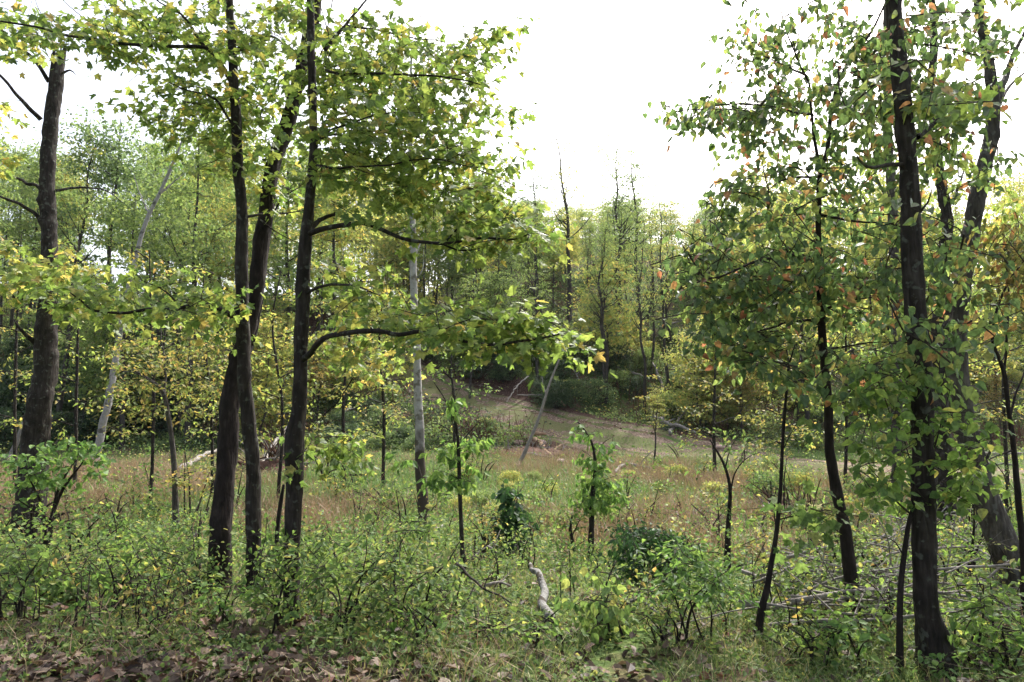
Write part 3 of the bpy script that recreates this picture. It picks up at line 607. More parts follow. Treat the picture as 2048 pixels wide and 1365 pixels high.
plant('twin_trunk_tree', 'dark hollow scarred trunk between the stout tree and the forked tree', 'tree', (1886, 1065),
      trunk=[(1886, 1065, 36), (1884, 900, 34), (1880, 760, 34), (1878, 700, 34), (1880, 620, 28), (1886, 520, 24), (1892, 440, 22), (1884, 380, 20), (1872, 300, 18), (1862, 180, 16), (1866, 50, 14), (1850, -200, 8)],
      branches=[([(1890, 430), (1915, 380, .2), (1930, 330, .3)], 9)], sprays=[(1900, 380, 110, 90, 12, -1, 2), (1960, 400, 100, 90, 14, -1, 2)], leaf=dict(maple_leaf, mat='maple_yellow', size=0.11), bark='bark', seed=18, sides=22, step=0.06, barkamp=0.3, knots=12)

plant('thin_tree', 'thin grey trunk just left of the stout right tree', 'tree', (1792, 1040),
      trunk=[(1792, 1040, 20), (1794, 800, 20), (1792, 600, 19), (1784, 400, 18), (1776, 250, 17), (1772, 100, 15), (1780, -100, 10)], branches=[([(1786, 420), (1760, 370, .2), (1740, 330, .4)], 7)],
      sprays=[(1740, 300, 90, 120, 12, -1, 1.5)], leaf=dict(maple_leaf, mat='maple_yellow', size=0.11), bark='bark_grey', seed=19, sides=16, step=0.06)

plant('white_sycamore', 'straight white barked tree with dark scaly foot in the meadow', 'tree', (852, 1068),
      trunk=[(852, 1068, 24), (846, 1000, 22), (840, 900, 19), (836, 800, 17), (833, 700, 15), (829, 600, 14), (826, 500, 14), (823, 400, 10), (820, 280, 9), (821, 180, 6), (823, 110, 4)],
      branches=[([(826, 510), (812, 480, .2), (806, 450, .3)], 8), ([(826, 520), (840, 490, .1), (850, 450, .2)], 5), ([(821, 200), (840, 150, .3), (862, 100, .5)], 3), ([(830, 560), (845, 540), (848, 500)], 4)],
      sprays=[(830, 130, 60, 60, 8, -.6, .8), (840, 260, 60, 60, 6, -.6, .8), (760, 720, 90, 50, 10, -.5, 1.5), (740, 690, 80, 30, 6, 0, 1.5)], leaf=dict(maple_leaf, mat='maple_yellow', size=0.11), bark='bark_white', seed=20, sides=20, step=0.06, barkamp=0.08, knots=4, flare=0.35)

plant('pale_leaning_tree', 'pale white trunk leaning right at the far edge of the tan grass', 'tree', (188, 932),
      trunk=[(188, 932, 15), (205, 850, 14), (224, 760, 13), (238, 680, 11), (248, 610, 10), (268, 530, 9), (290, 450, 8), (318, 390, 7), (345, 330, 6), (365, 280, 3)],
      branches=[([(318, 390), (340, 370, .2), (372, 345, .4)], 5), ([(300, 430), (280, 390, .2), (268, 350, .3)], 4)],
      sprays=[(262, 640, 14, 55, 10, -.3, .3), (268, 560, 16, 40, 5, -.4, .4), (340, 330, 60, 60, 8, -1, 1)], leaf=dict(kind='ovate', size=0.16, mat='fresh', n=10, L=0.5, aspect=1.3), bark='bark_pale', seed=21, sides=14, step=0.12, barkamp=0.08)

plant('dead_pole', 'bare dead trunk leaning right over the log heap beside the dirt road', 'dead tree', (1036, 934),
      trunk=[(1036, 934, 8), (1060, 880, 7), (1080, 830, 6), (1095, 780, 5), (1110, 740, 4), (1124, 706, 3)], branches=[([(1092, 790), (1086, 770, .2), (1083, 750, .4)], 3)], bark='dead', seed=22, sides=10, step=0.12, flare=0.2)

plant('young_beech', 'young bent beech with flat yellowing sprays at the meadow edge', 'tree', (350, 1085),
      trunk=[(350, 1085, 13), (349, 980, 11), (346, 900, 10), (338, 840, 9), (326, 785, 8), (300, 760, 5), (262, 738, 3)],
      branches=[([(326, 790), (360, 772, .2), (410, 765, .4), (460, 770, .6)], 4), ([(318, 775), (280, 750, -.2), (240, 742, -.4)], 4), ([(328, 790), (330, 740, .2), (325, 690, .3), (320, 650, .4)], 6), ([(325, 700, .3), (370, 680, .4), (420, 680, .5)], 3), ([(349, 960), (400, 940, .2), (450, 930, .4)], 3)],
      sprays=[(300, 690, 80, 18, 12, -1, 1.2), (330, 730, 110, 16, 14, -1, 1.2), (300, 770, 90, 14, 9, -1, 1), (430, 775, 60, 14, 9, -.8, 1), (400, 690, 60, 20, 8, -.5, 1.2), (420, 660, 70, 30, 10, -.5, 1.2), (400, 960, 70, 35, 10, -.6, .6), (330, 820, 80, 16, 6, -.8, .8)],
      leaf=dict(kind='ovate', size=0.085, mat='beech', n=18, L=0.55, droop=0.08, tilt=0.3, face=0.1, jit=0.04, aspect=1.3), dens=1.8, bark='bark_grey', seed=23, sides=10, step=0.07)

plant('dark_post_trunk', 'short dark dead stem leaning against the maple with swollen elbow', 'dead tree', (552, 1150),
      trunk=[(552, 1150, 8), (554, 1080, 8), (560, 1020, 8), (568, 970, 5)], bark='bark_black', seed=24, sides=10, flare=0.1)

# saplings of the middle
droop_leaf = dict(kind='ovate', size=0.095, mat='fresh', n=13, L=0.36, droop=1.0, tilt=0.5, face=0.6, pet=0.01, jit=0.012, aspect=1.25, sag=0.3, rise=0.6)
plant('sapling', 'thin dark sapling with drooping fresh leaves in front of white trunk', 'sapling', (928, 1165),
      trunk=[(928, 1165, 9), (924, 1080, 9), (920, 980, 8), (917, 900, 7), (912, 850, 5), (890, 800, 3), (868, 765, 2)], branches=[([(917, 890), (940, 865, .1), (958, 845, .1), (972, 840, .1)], 3), ([(916, 880), (905, 840), (908, 800), (925, 772)], 3), ([(920, 960), (890, 945, .1), (868, 940, .1)], 2)],
      sprays=[(945, 870, 22, 18, 5, -.2, .2), (915, 800, 18, 20, 4, -.2, .2), (870, 945, 22, 18, 4, -.2, .2), (895, 895, 30, 25, 6, -.2, .2), (930, 930, 25, 30, 5, -.2, .2), (800, 915, 20, 12, 2, -.1, .1)], leaf=dict(droop_leaf), bark='bark', nobj=60, seed=25, sides=10)
plant('sapling', 'leafy sapling with drooping yellow green sprays in the middle of the meadow', 'sapling', (1182, 1122),
      trunk=[(1182, 1122, 12), (1182, 1070, 11), (1184, 1000, 10), (1190, 940, 7), (1185, 890, 5), (1165, 855, 3), (1148, 838, 2)], branches=[([(1186, 980), (1210, 960, .1), (1235, 950, .1)], 3), ([(1188, 930), (1205, 890, .1), (1225, 875, .1)], 3), ([(1184, 1000), (1160, 985), (1140, 990)], 3)],
      sprays=[(1165, 855, 18, 14, 4, -.2, .2), (1205, 885, 25, 14, 5, -.2, .2), (1190, 930, 32, 30, 12, -.3, .3), (1195, 980, 42, 32, 18, -.35, .35), (1225, 1000, 30, 25, 7, -.3, .3), (1150, 985, 25, 20, 5, -.3, .3)], leaf=dict(droop_leaf, size=0.1), bark='bark', nobj=60, seed=26, sides=10)
plant('sapling', 'crooked little dark sapling right of the glossy green bush', 'sapling', (1148, 1128), trunk=[(1148, 1128, 8), (1146, 1090, 7), (1140, 1060, 6), (1145, 1030, 3)], branches=[([(1142, 1075), (1155, 1050), (1165, 1030)], 3)],
      sprays=[(1140, 1030, 45, 18, 9, -.3, .3)], leaf=dict(small_leaf, size=0.06), bark='bark_black', seed=27, sides=8)
plant('sapling', 'black stemmed sapling with bare twigs standing in reddish grass', 'sapling', (1456, 1165), trunk=[(1456, 1165, 13), (1455, 1100, 12), (1457, 1040, 9), (1460, 980, 7), (1448, 930, 5), (1420, 880, 3)], branches=[([(1458, 1000), (1470, 950), (1490, 920), (1520, 905)], 4), ([(1450, 940), (1460, 900), (1480, 870)], 3)],
      sprays=[(1440, 900, 70, 40, 7, -.4, .5), (1480, 1010, 50, 30, 6, -.4, .4)], leaf=dict(small_leaf, size=0.06), bark='bark_black', seed=28, sides=10)
plant('sapling', 'thin wavy stem rising from brush pile left of curved dark tree', 'sapling', (1514, 1285), trunk=[(1514, 1285, 13), (1522, 1220, 12), (1532, 1180, 10), (1546, 1104, 9), (1556, 1037, 8), (1563, 947, 7), (1566, 880, 6), (1572, 796, 5), (1576, 740, 4), (1590, 690, 2)],
      branches=[([(1560, 980), (1540, 970, .1), (1510, 965, .2)], 2), ([(1566, 900), (1580, 870), (1592, 850)], 2), ([(1556, 1040), (1600, 1030, -.1), (1650, 1020, -.2)], 3)],
      sprays=[(1640, 1010, 40, 25, 4, -.3, .1), (1600, 1030, 40, 25, 4, -.3, .1)], leaf=dict(maple_leaf, size=0.085, n=8, mat='shrub'), bark='bark_black', nobj=40, seed=29, sides=9)
plant('sapling', 'upright leafy sapling with pointed leaves before the stout right tree', 'sapling', (1800, 1345), trunk=[(1800, 1345, 12), (1799, 1260, 11), (1800, 1188, 11), (1807, 1115, 10), (1822, 1030, 8), (1850, 960, 5), (1862, 900, 3)],
      branches=[([(1822, 1030), (1790, 1000, -.1), (1760, 960, -.2), (1730, 930, -.2)], 4), ([(1815, 1050), (1850, 1010, .1), (1890, 960, .2), (1930, 930, .2)], 4), ([(1806, 1110), (1780, 1080, -.2), (1740, 1070, -.2)], 3), ([(1850, 960), (1880, 860), (1900, 780)], 4), ([(1830, 1010), (1820, 930, -.1), (1800, 850, -.2)], 4)],
      sprays=[(1780, 900, 90, 50, 12, -.5, .3), (1880, 930, 90, 50, 12, -.4, .5), (1850, 790, 90, 50, 12, -.4, .4), (1760, 780, 70, 40, 8, -.4, .4), (1900, 850, 80, 50, 10, -.3, .5), (1780, 980, 60, 30, 7, -.3, .2), (1940, 960, 60, 40, 7, -.3, .5), (1800, 730, 100, 30, 8, -.3, .4)],
      leaf=dict(kind='ovate', size=0.066, mat='spice', n=12, L=0.30, droop=0.5, tilt=0.6, face=0.5, jit=0.02, aspect=1.45), bark='bark_black', dens=1.1, nobj=260, seed=30, sides=10)
plant('sapling', 'forking dark sapling hugging the right picture edge with rusty drooping leaves', 'sapling', (2050, 1260), trunk=[(2050, 1260, 13), (2046, 1104, 12), (2034, 980, 11), (2028, 908, 10), (2018, 824, 9), (2007, 740, 8), (1985, 680, 6), (1994, 620, 5), (2018, 563, 4), (2050, 520, 3)],
      branches=[([(2007, 740), (2016, 690), (2010, 640), (1990, 590)], 5), ([(2020, 830), (2040, 760, .1), (2060, 700, .2)], 6), ([(1990, 670), (1960, 640, -.1), (1945, 610, -.2)], 3), ([(2028, 900), (1980, 920, -.1), (1930, 960, -.2)], 4)],
      sprays=[(1990, 500, 60, 45, 16, -.5, .4), (2050, 480, 60, 50, 12, -.5, .4), (2010, 560, 50, 30, 7, -.4, .3), (2060, 600, 40, 50, 6, -.4, .4)], leaf=dict(kind='ovate', size=0.06, mat='rust', n=12, L=0.34, droop=1.2, tilt=0.5, face=0.6, jit=0.02, aspect=1.2), bark='bark_black', nobj=120, seed=31, sides=10)

# ------------------------------------------------------------------ bushes and shrubs one can tell apart
plant('green_bush', 'upright glossy bush with broad round leaves in middle of the meadow', 'bush', (1022, 1118), stems=5, sprays=[(1020, 1070, 36, 40, 26, -.3, .3), (1016, 1020, 26, 30, 14, -.25, .25), (1015, 985, 12, 12, 4, -.1, .1)],
      leaf=dict(kind='heart', size=0.12, mat='deep', n=9, L=0.28, droop=0.6, tilt=0.6, face=0.6, jit=0.02), bark='bark', nobj=120, seed=40)
plant('dark_bush', 'dense dark green bush with deep shade under it, ferny shoots on top', 'bush', (1300, 1172), stems=8, sprays=[(1298, 1108, 72, 56, 110, -.5, .4), (1265, 1062, 40, 16, 14, -.3, .3)],
      leaf=dict(kind='ovate', size=0.07, mat='deep', n=14, L=0.3, droop=0.4, tilt=0.6, face=0.3), bark='bark_black', nobj=60, seed=41)
plant('ferny_plant', 'bright green plant with ladder like leaflets in front of dark bush', 'plant', (1398, 1285), stems=5, sprays=[(1390, 1140, 70, 40, 14, -.3, .3), (1340, 1160, 40, 25, 6, -.2, .2), (1440, 1170, 50, 40, 9, -.2, .3), (1380, 1090, 40, 20, 6, -.1, .3)],
      leaf=dict(kind='ovate', size=0.055, mat='fresh', n=17, L=0.34, droop=0.2, tilt=0.4, face=0.6, jit=0.008, aspect=1.1), bark='bark_black', nobj=140, seed=42, stem_w=7)
plant('hanging_leaf_plant', 'small shrub hung with big dark pointed leaves beside pale birch log', 'plant', (1206, 1275), stems=5, sprays=[(1190, 1150, 50, 22, 7, -.2, .2), (1200, 1200, 60, 40, 16, -.3, .2), (1215, 1240, 40, 25, 8, -.2, .1)],
      leaf=dict(kind='ovate', size=0.075, mat='shrub', n=9, L=0.26, droop=1.3, tilt=0.5, face=0.7, jit=0.02, aspect=1.5), bark='bark_black', dens=.7, nobj=90, seed=43, stem_w=8)
plant('broadleaf_shrub', 'broad leaved bright green shrub in front of the broken grey tree', 'shrub', (78, 1120), stems=5, sprays=[(60, 900, 40, 22, 7, -.3, .2), (150, 890, 50, 20, 10, -.3, .2), (120, 940, 80, 30, 20, -.4, .3), (60, 970, 50, 30, 8, -.3, .2), (190, 920, 30, 40, 8, -.2, .2), (30, 930, 30, 30, 4, -.2, .2)],
      leaf=dict(kind='ovate', size=0.10, mat='fresh', n=9, L=0.3, droop=0.4, tilt=0.5, face=0.5, jit=0.02, aspect=1.6), bark='bark_black', nobj=200, seed=44, stem_w=9)
plant('big_leaf_weed', 'cluster of large dull green leaves low at the left edge', 'plant', (95, 1195), stems=5, sprays=[(60, 1140, 60, 30, 12, -.3, .2), (140, 1150, 45, 25, 8, -.2, .2), (20, 1110, 40, 20, 5, -.2, .2)],
      leaf=dict(kind='ovate', size=0.105, mat='shrub', n=7, L=0.24, droop=0.7, tilt=0.5, face=0.6, jit=0.02, aspect=1.6), bark='bark_black', nobj=90, seed=45, stem_w=8)
plant('yellow_bush', 'fine leaved pale yellow green bush between thin sapling and glossy bush', 'bush', (965, 1130), stems=6, sprays=[(965, 1060, 38, 45, 30, -.4, .4)], leaf=dict(kind='ovate', size=0.04, mat='beech', n=16, L=0.26, droop=0.1, tilt=0.7, face=0.2, aspect=1.3), bark='bark', seed=46)
SHR = [ # foot, ellipses, label, leaf size, material, objects
    ((690, 1265), [(680, 1130, 110, 50, 44, -.5, .4), (640, 1080, 70, 30, 16, -.3, .4), (700, 1200, 110, 40, 30, -.4, .2)], 'wide leafy shrub hiding the foot of the swollen elbow maple', .072, 'shrub', 150),
    ((820, 1260), [(810, 1140, 90, 55, 36, -.5, .4), (820, 1070, 50, 40, 14, -.2, .4), (830, 1200, 90, 40, 26, -.4, .2)], 'leafy shrub with dark stems below the white barked trunk', .07, 'shrub', 120),
    ((570, 1255), [(560, 1110, 60, 45, 22, -.4, .3), (560, 1180, 60, 40, 20, -.3, .2)], 'loose green shrub between the two dark maple feet', .072, 'spice', 90),
    ((905, 1240), [(900, 1180, 60, 50, 24, -.4, .3)], 'grey green scrubby bush around the foot of the thin sapling', .06, 'shrub', 60),
    ((300, 1190), [(290, 1090, 90, 40, 26, -.5, .5), (260, 1140, 110, 35, 26, -.4, .3)], 'spreading yellow green shrub left of the leaning black tree', .068, 'spice', 100),
    ((150, 1140), [(140, 1030, 90, 40, 26, -.5, .6), (200, 1060, 70, 40, 16, -.4, .5)], 'spotted green shrub under the broad leaved bright shrub', .072, 'spice', 100),
    ((395, 1195), [(380, 1130, 70, 40, 22, -.4, .3)], 'low green shrub just left of the black tree foot', .065, 'shrub', 70),
    ((1960, 1330), [(1960, 1190, 80, 60, 30, -.4, .3), (2010, 1260, 60, 60, 22, -.3, .2), (1930, 1260, 50, 40, 12, -.2, .2)], 'bright pointed leaved shrub at the bottom right corner', .066, 'spice', 200),
    ((1640, 1130), [(1630, 1050, 70, 35, 20, -.6, .5), (1690, 1110, 50, 30, 10, -.4, .4)], 'thin shrub with scattered leaves behind the curved dark tree', .06, 'shrub', 40),
    ((1540, 1020), [(1535, 975, 40, 30, 22, -.4, .4)], 'small bright green bush at the road side by a soil heap', .09, 'fresh', 30),
    ((1430, 1080), [(1400, 1030, 70, 30, 24, -.5, .5)], 'whitish green shrub in front of the dark debris patch', .06, 'shrub', 0),
    ((1740, 1180), [(1760, 1080, 60, 40, 18, -.4, .4), (1730, 1130, 40, 30, 8, -.3, .3)], 'yellowish twiggy shrub between curved dark tree and stout tree', .06, 'beech', 50),
    ((1960, 1120), [(1930, 1060, 70, 40, 16, -.5, .6), (1900, 1100, 60, 30, 10, -.3, .3)], 'sparse horizontal leafed shrub behind the stout right tree', .06, 'shrub', 40),
    ((1080, 1300), [(1070, 1240, 50, 30, 12, -.3, .2)], 'low plant with broad leaves at the near end of the birch log', .075, 'spice', 60),
    ((1690, 1330), [(1690, 1270, 50, 40, 14, -.3, .2)], 'low broad leaved plant at the foot of curved dark tree', .085, 'fresh', 70),
    ((860, 1300), [(840, 1240, 60, 30, 10, -.2, .2)], 'plant with long narrow blade leaves left of the sapling foot', .12, 'fresh', 50),
    ((1930, 1160), [(1930, 1085, 110, 38, 34, -.5, .4), (1990, 1000, 60, 60, 22, -.4, .5)], 'layered leafy shrub spreading between stout tree and forked tree', .06, 'spice', 60),
    ((1700, 1200), [(1690, 1085, 80, 45, 26, -.5, .4), (1620, 1010, 60, 40, 14, -.4, .5)], 'open leafy shrub tangled round the curved dark trunk', .055, 'shrub', 60),
    ((2030, 1345), [(2010, 1290, 60, 60, 26, -.3, .2), (1900, 1310, 60, 40, 14, -.2, .2)], 'lush pointed leaved shrub filling the lower right corner', .06, 'fresh', 120),
    ((1600, 1320), [(1600, 1270, 60, 35, 14, -.2, .2)], 'low leafy shrub at the near end of brush tangle', .06, 'spice', 50),
    ((40, 1250), [(40, 1150, 70, 50, 28, -.4, .3)], 'dense green shrub at the lower left picture edge', .066, 'shrub', 80),
    ((230, 1225), [(230, 1130, 80, 45, 28, -.4, .3)], 'mottled green shrub midway between broken tree and black tree', .06, 'spice', 70),
    ((60, 1060), [(60, 990, 110, 40, 34, -.6, .5), (180, 990, 60, 40, 16, -.4, .4)], 'tall light green shrub behind the broad leaved bright shrub', .075, 'spice', 60),
    ((450, 1240), [(455, 1190, 70, 30, 18, -.3, .3)], 'low bright shrub at the foot of the two left maples', .055, 'fresh', 60),
    ((1330, 1290), [(1300, 1240, 70, 30, 16, -.3, .2)], 'low weedy shrub between hanging leaf plant and ferny plant', .05, 'shrub', 50),
    ((990, 1290), [(980, 1240, 70, 30, 18, -.3, .2)], 'low grey green shrub in front of the thin sapling', .05, 'shrub', 50),
    ((650, 960), [(650, 910, 70, 30, 20, -.5, .5), (700, 950, 50, 18, 8, -.4, .4)], 'feathery bright green bush right of the swollen trunk elbow', .08, 'fresh', 0),
    ((770, 1020), [(740, 985, 60, 18, 12, -.4, .4)], 'low yellow sprays in the grass left of white trunk', .08, 'beech', 0),
]
for k, (ft, sp, lab, sz, mt, no) in enumerate(SHR):
    plant('shrub', lab, 'shrub', ft, stems=7, sprays=sp, dens=.72, leaf=dict(small_leaf, size=sz * (.74 if sz > .055 else .9), mat=mt, kind='lance' if 'blade' in lab else 'ovate', n=10 if sz > 0.08 else 13, aspect=1.5 if sz > .08 else 1.3), bark='bark_black', nobj=no, seed=60 + k, stem_w=6)

# lacy understory saplings with flat layered sprays
rs = np.random.default_rng(99)
for k, (px, py, top, mt, lab) in enumerate([(300, 1012, 500, 'beech', 'lacy yellow green understory sapling between pale trunk and beech'), (425, 1000, 530, 'maple_yellow', 'lacy understory sapling just left of the leaning black tree'), (556, 1005, 540, 'maple_yellow', 'lacy understory sapling showing between the two maples'), (690, 1000, 520, 'beech', 'lacy understory sapling right of the swollen elbow maple'),
        (765, 985, 590, 'maple_yellow', 'lacy understory sapling left of the white barked trunk'), (150, 1000, 480, 'maple_yellow', 'lacy understory sapling right of the broken grey tree'), (1562, 985, 640, 'beech', 'lacy understory sapling behind the wavy thin stem'), (1690, 985, 590, 'maple_yellow', 'lacy understory sapling behind the curved dark tree'), (1785, 1000, 540, 'spice', 'lacy understory sapling left of the stout tree'),
        (1935, 1000, 500, 'maple_yellow', 'lacy understory sapling between stout tree and forked tree'), (2015, 975, 470, 'beech', 'lacy understory sapling at the right picture edge'), (1430, 955, 660, 'beech', 'lacy understory sapling left of the heart leaved crown'), (30, 985, 470, 'beech', 'lacy understory sapling at the left picture edge'), (905, 945, 640, 'spice', 'lacy understory sapling beside the white trunk near the road')]):
    ht = py - top; br = []; sp = []
    for q in range(9):
        f = .3 + .68 * q / 8; yy = py - ht * f; L = (105 - 55 * f) * rs.uniform(.7, 1.15) * (1.2 if ht > 400 else .9); sd = 1 if q % 2 else -1
        br.append(([(px + rs.normal(0, 3), yy + 8), (px + sd * L * .5, yy - 6, .3 * sd), (px + sd * L, yy, .6 * sd * rs.uniform(-1, 1))], 3)); sp.append((px + sd * L * .55, yy, L * .6, 11, 5, -1.1, 1.1))
    plant('understory_sapling', lab, 'sapling', (px, py), trunk=[(px, py, 7), (px + rs.normal(0, 6), py - ht * .4, 6), (px + rs.normal(0, 10), py - ht * .75, 4), (px + rs.normal(0, 14), top, 2)], branches=br, sprays=sp, leaf=dict(kind='ovate', size=.105, mat=mt, n=17, L=.75, droop=.12, tilt=.4, face=.25, jit=.07, aspect=1.3), bark='bark', seed=700 + k, sides=8, step=.12, twig_r=.006)
# young scrub filling the slope between verge and meadow
rs = np.random.default_rng(321)
ZONE = [(0, 420, 'scrubby young plant in the thicket below the broken grey tree', 'scrub on the left', 24), (430, 900, 'scrubby young plant among the maple feet', 'scrub among maples', 20), (900, 1480, 'young weedy shoot in the open scrub around birch log', 'scrub around birch log', 26), (1480, 2048, 'young weedy shoot in the scrub under the heart leaved tree', 'scrub on the right', 32)]
for x0, x1, lab, gr, n in ZONE:
    for k in range(n):
        px = rs.uniform(x0, x1); py = rs.uniform(1010, 1285); hh = rs.uniform(60, 150) * (1.25 if x0 in (0, 1480) else .9); w = rs.uniform(18, 48); mt = ['shrub', 'spice', 'beech', 'shrub', 'fresh'][rs.integers(5)]
        plant('young_shrub', lab, 'shrub', (px, py), stems=3, sprays=[(px + rs.normal(0, 12), py - hh * .65, w, hh * .4, int(3 + w / 8), -.35, .35)], leaf=dict(small_leaf, size=rs.uniform(.034, .056), mat=mt, n=10, kind='ovate', droop=rs.uniform(0, .6)), bark='bark_black', nobj=12 if py > 1180 else 0, group=gr, seed=1000 + int(px * 7 + py), stem_w=4)
for x0, x1, y0, y1, lab, gr, n in [(1290, 1760, 925, 1080, 'pale leafy meadow shoot in the sunlit clearing', 'meadow shoots in the clearing', 18), (540, 1010, 955, 1080, 'pale leafy meadow shoot in the open grass', 'meadow shoots in the grass', 12), (1030, 1290, 950, 1080, 'pale leafy meadow shoot in the middle grass', 'meadow shoots in the middle', 8), (0, 420, 960, 1060, 'pale leafy meadow shoot in the tan grass', 'meadow shoots in tan grass', 8)]:
    for k in range(n):
        px = rs.uniform(x0, x1); py = rs.uniform(y0, y1); hh = rs.uniform(35, 95); w = rs.uniform(14, 38)
        plant('meadow_shrub', lab, 'shrub', (px, py), stems=3, sprays=[(px + rs.normal(0, 6), py - hh * .6, w, hh * .38, int(6 + w / 4), -.6, .6)], leaf=dict(small_leaf, size=rs.uniform(.06, .1), mat=['shrub', 'spice', 'fresh', 'beech'][rs.integers(4)], n=12, L=.45), bark='bark_black', group=gr, seed=3000 + int(px * 7 + py), stem_w=3)
# ------------------------------------------------------------------ dead wood
def dead_branch(name, label, pts, w, mat='dead', group=None, seed=0, twigs=3, cat='branch', sides=8):
    """pts: world points; w: radius at the butt"""
    rs = np.random.default_rng(seed + 500)
    rows = [[*p, w * (1 - 0.6 * k / (len(pts) - 1))] for k, p in enumerate(pts)]
    ln = smooth_line(rows, max(0.06, w * 1.2)); k = np.arange(len(ln))
    ln[:, :3] += (np.stack([vnoise(k * 0.3, k * 0 + c, seed) for c in range(3)], -1) - 0.5) * w * 1.3
    c = ln[0, :3].copy(); root = empty(name, c, label, cat, group)
    g = Geo(); tube(g, ln, sides, 0.15, seed); g.V.append(ln[0:1, :3]); n0 = g.n; g.n += 1
    g.Fc.append(np.stack([(np.arange(sides) + 1) % sides, np.arange(sides), np.full(sides, n0)], -1)); g.R.append(np.zeros(sides))
    stem = g.build('stem', M[mat], root, smooth=True)
    for q in range(twigs):
        i = int(rs.uniform(0.25, 0.95) * (len(ln) - 1)); p = ln[i, :3]; t = unit(ln[min(i + 1, len(ln) - 1), :3] - ln[i - 1, :3])
        dv = unit(t * 0.7 + rs.normal(0, 0.7, 3) + [0, 0, 0.25]); L = rs.uniform(0.25, 0.9) * min(1.2, len(ln) * 0.06 * 0.6 + 0.2)
        g = Geo(); tube(g, smooth_line([[*p, ln[i, 3] * 0.55], [*(p + dv * L * 0.5 + rs.normal(0, 0.03, 3)), ln[i, 3] * 0.35], [*(p + dv * L + rs.normal(0, 0.06, 3)), ln[i, 3] * 0.12]], 0.08), 5)
        g.build('twig', M[mat], root, smooth=True).parent = stem
    return root
def gp(px, py, h=0.0):
    p = PG(px, py); p[2] += h; return p
def pd(px, py, d): return P(px, py, d)
b0 = gp(1098, 1262, .06)
dead_branch('birch_log', 'pale curved birch log propped in the weeds below the glossy bush', [b0, P(1092, 1215, b0[1] + .35), P(1082, 1170, b0[1] + .7), P(1070, 1138, b0[1] + 1.05), P(1064, 1134, b0[1] + 1.3)], .043, 'birch', seed=1, twigs=0, cat='log', sides=14)
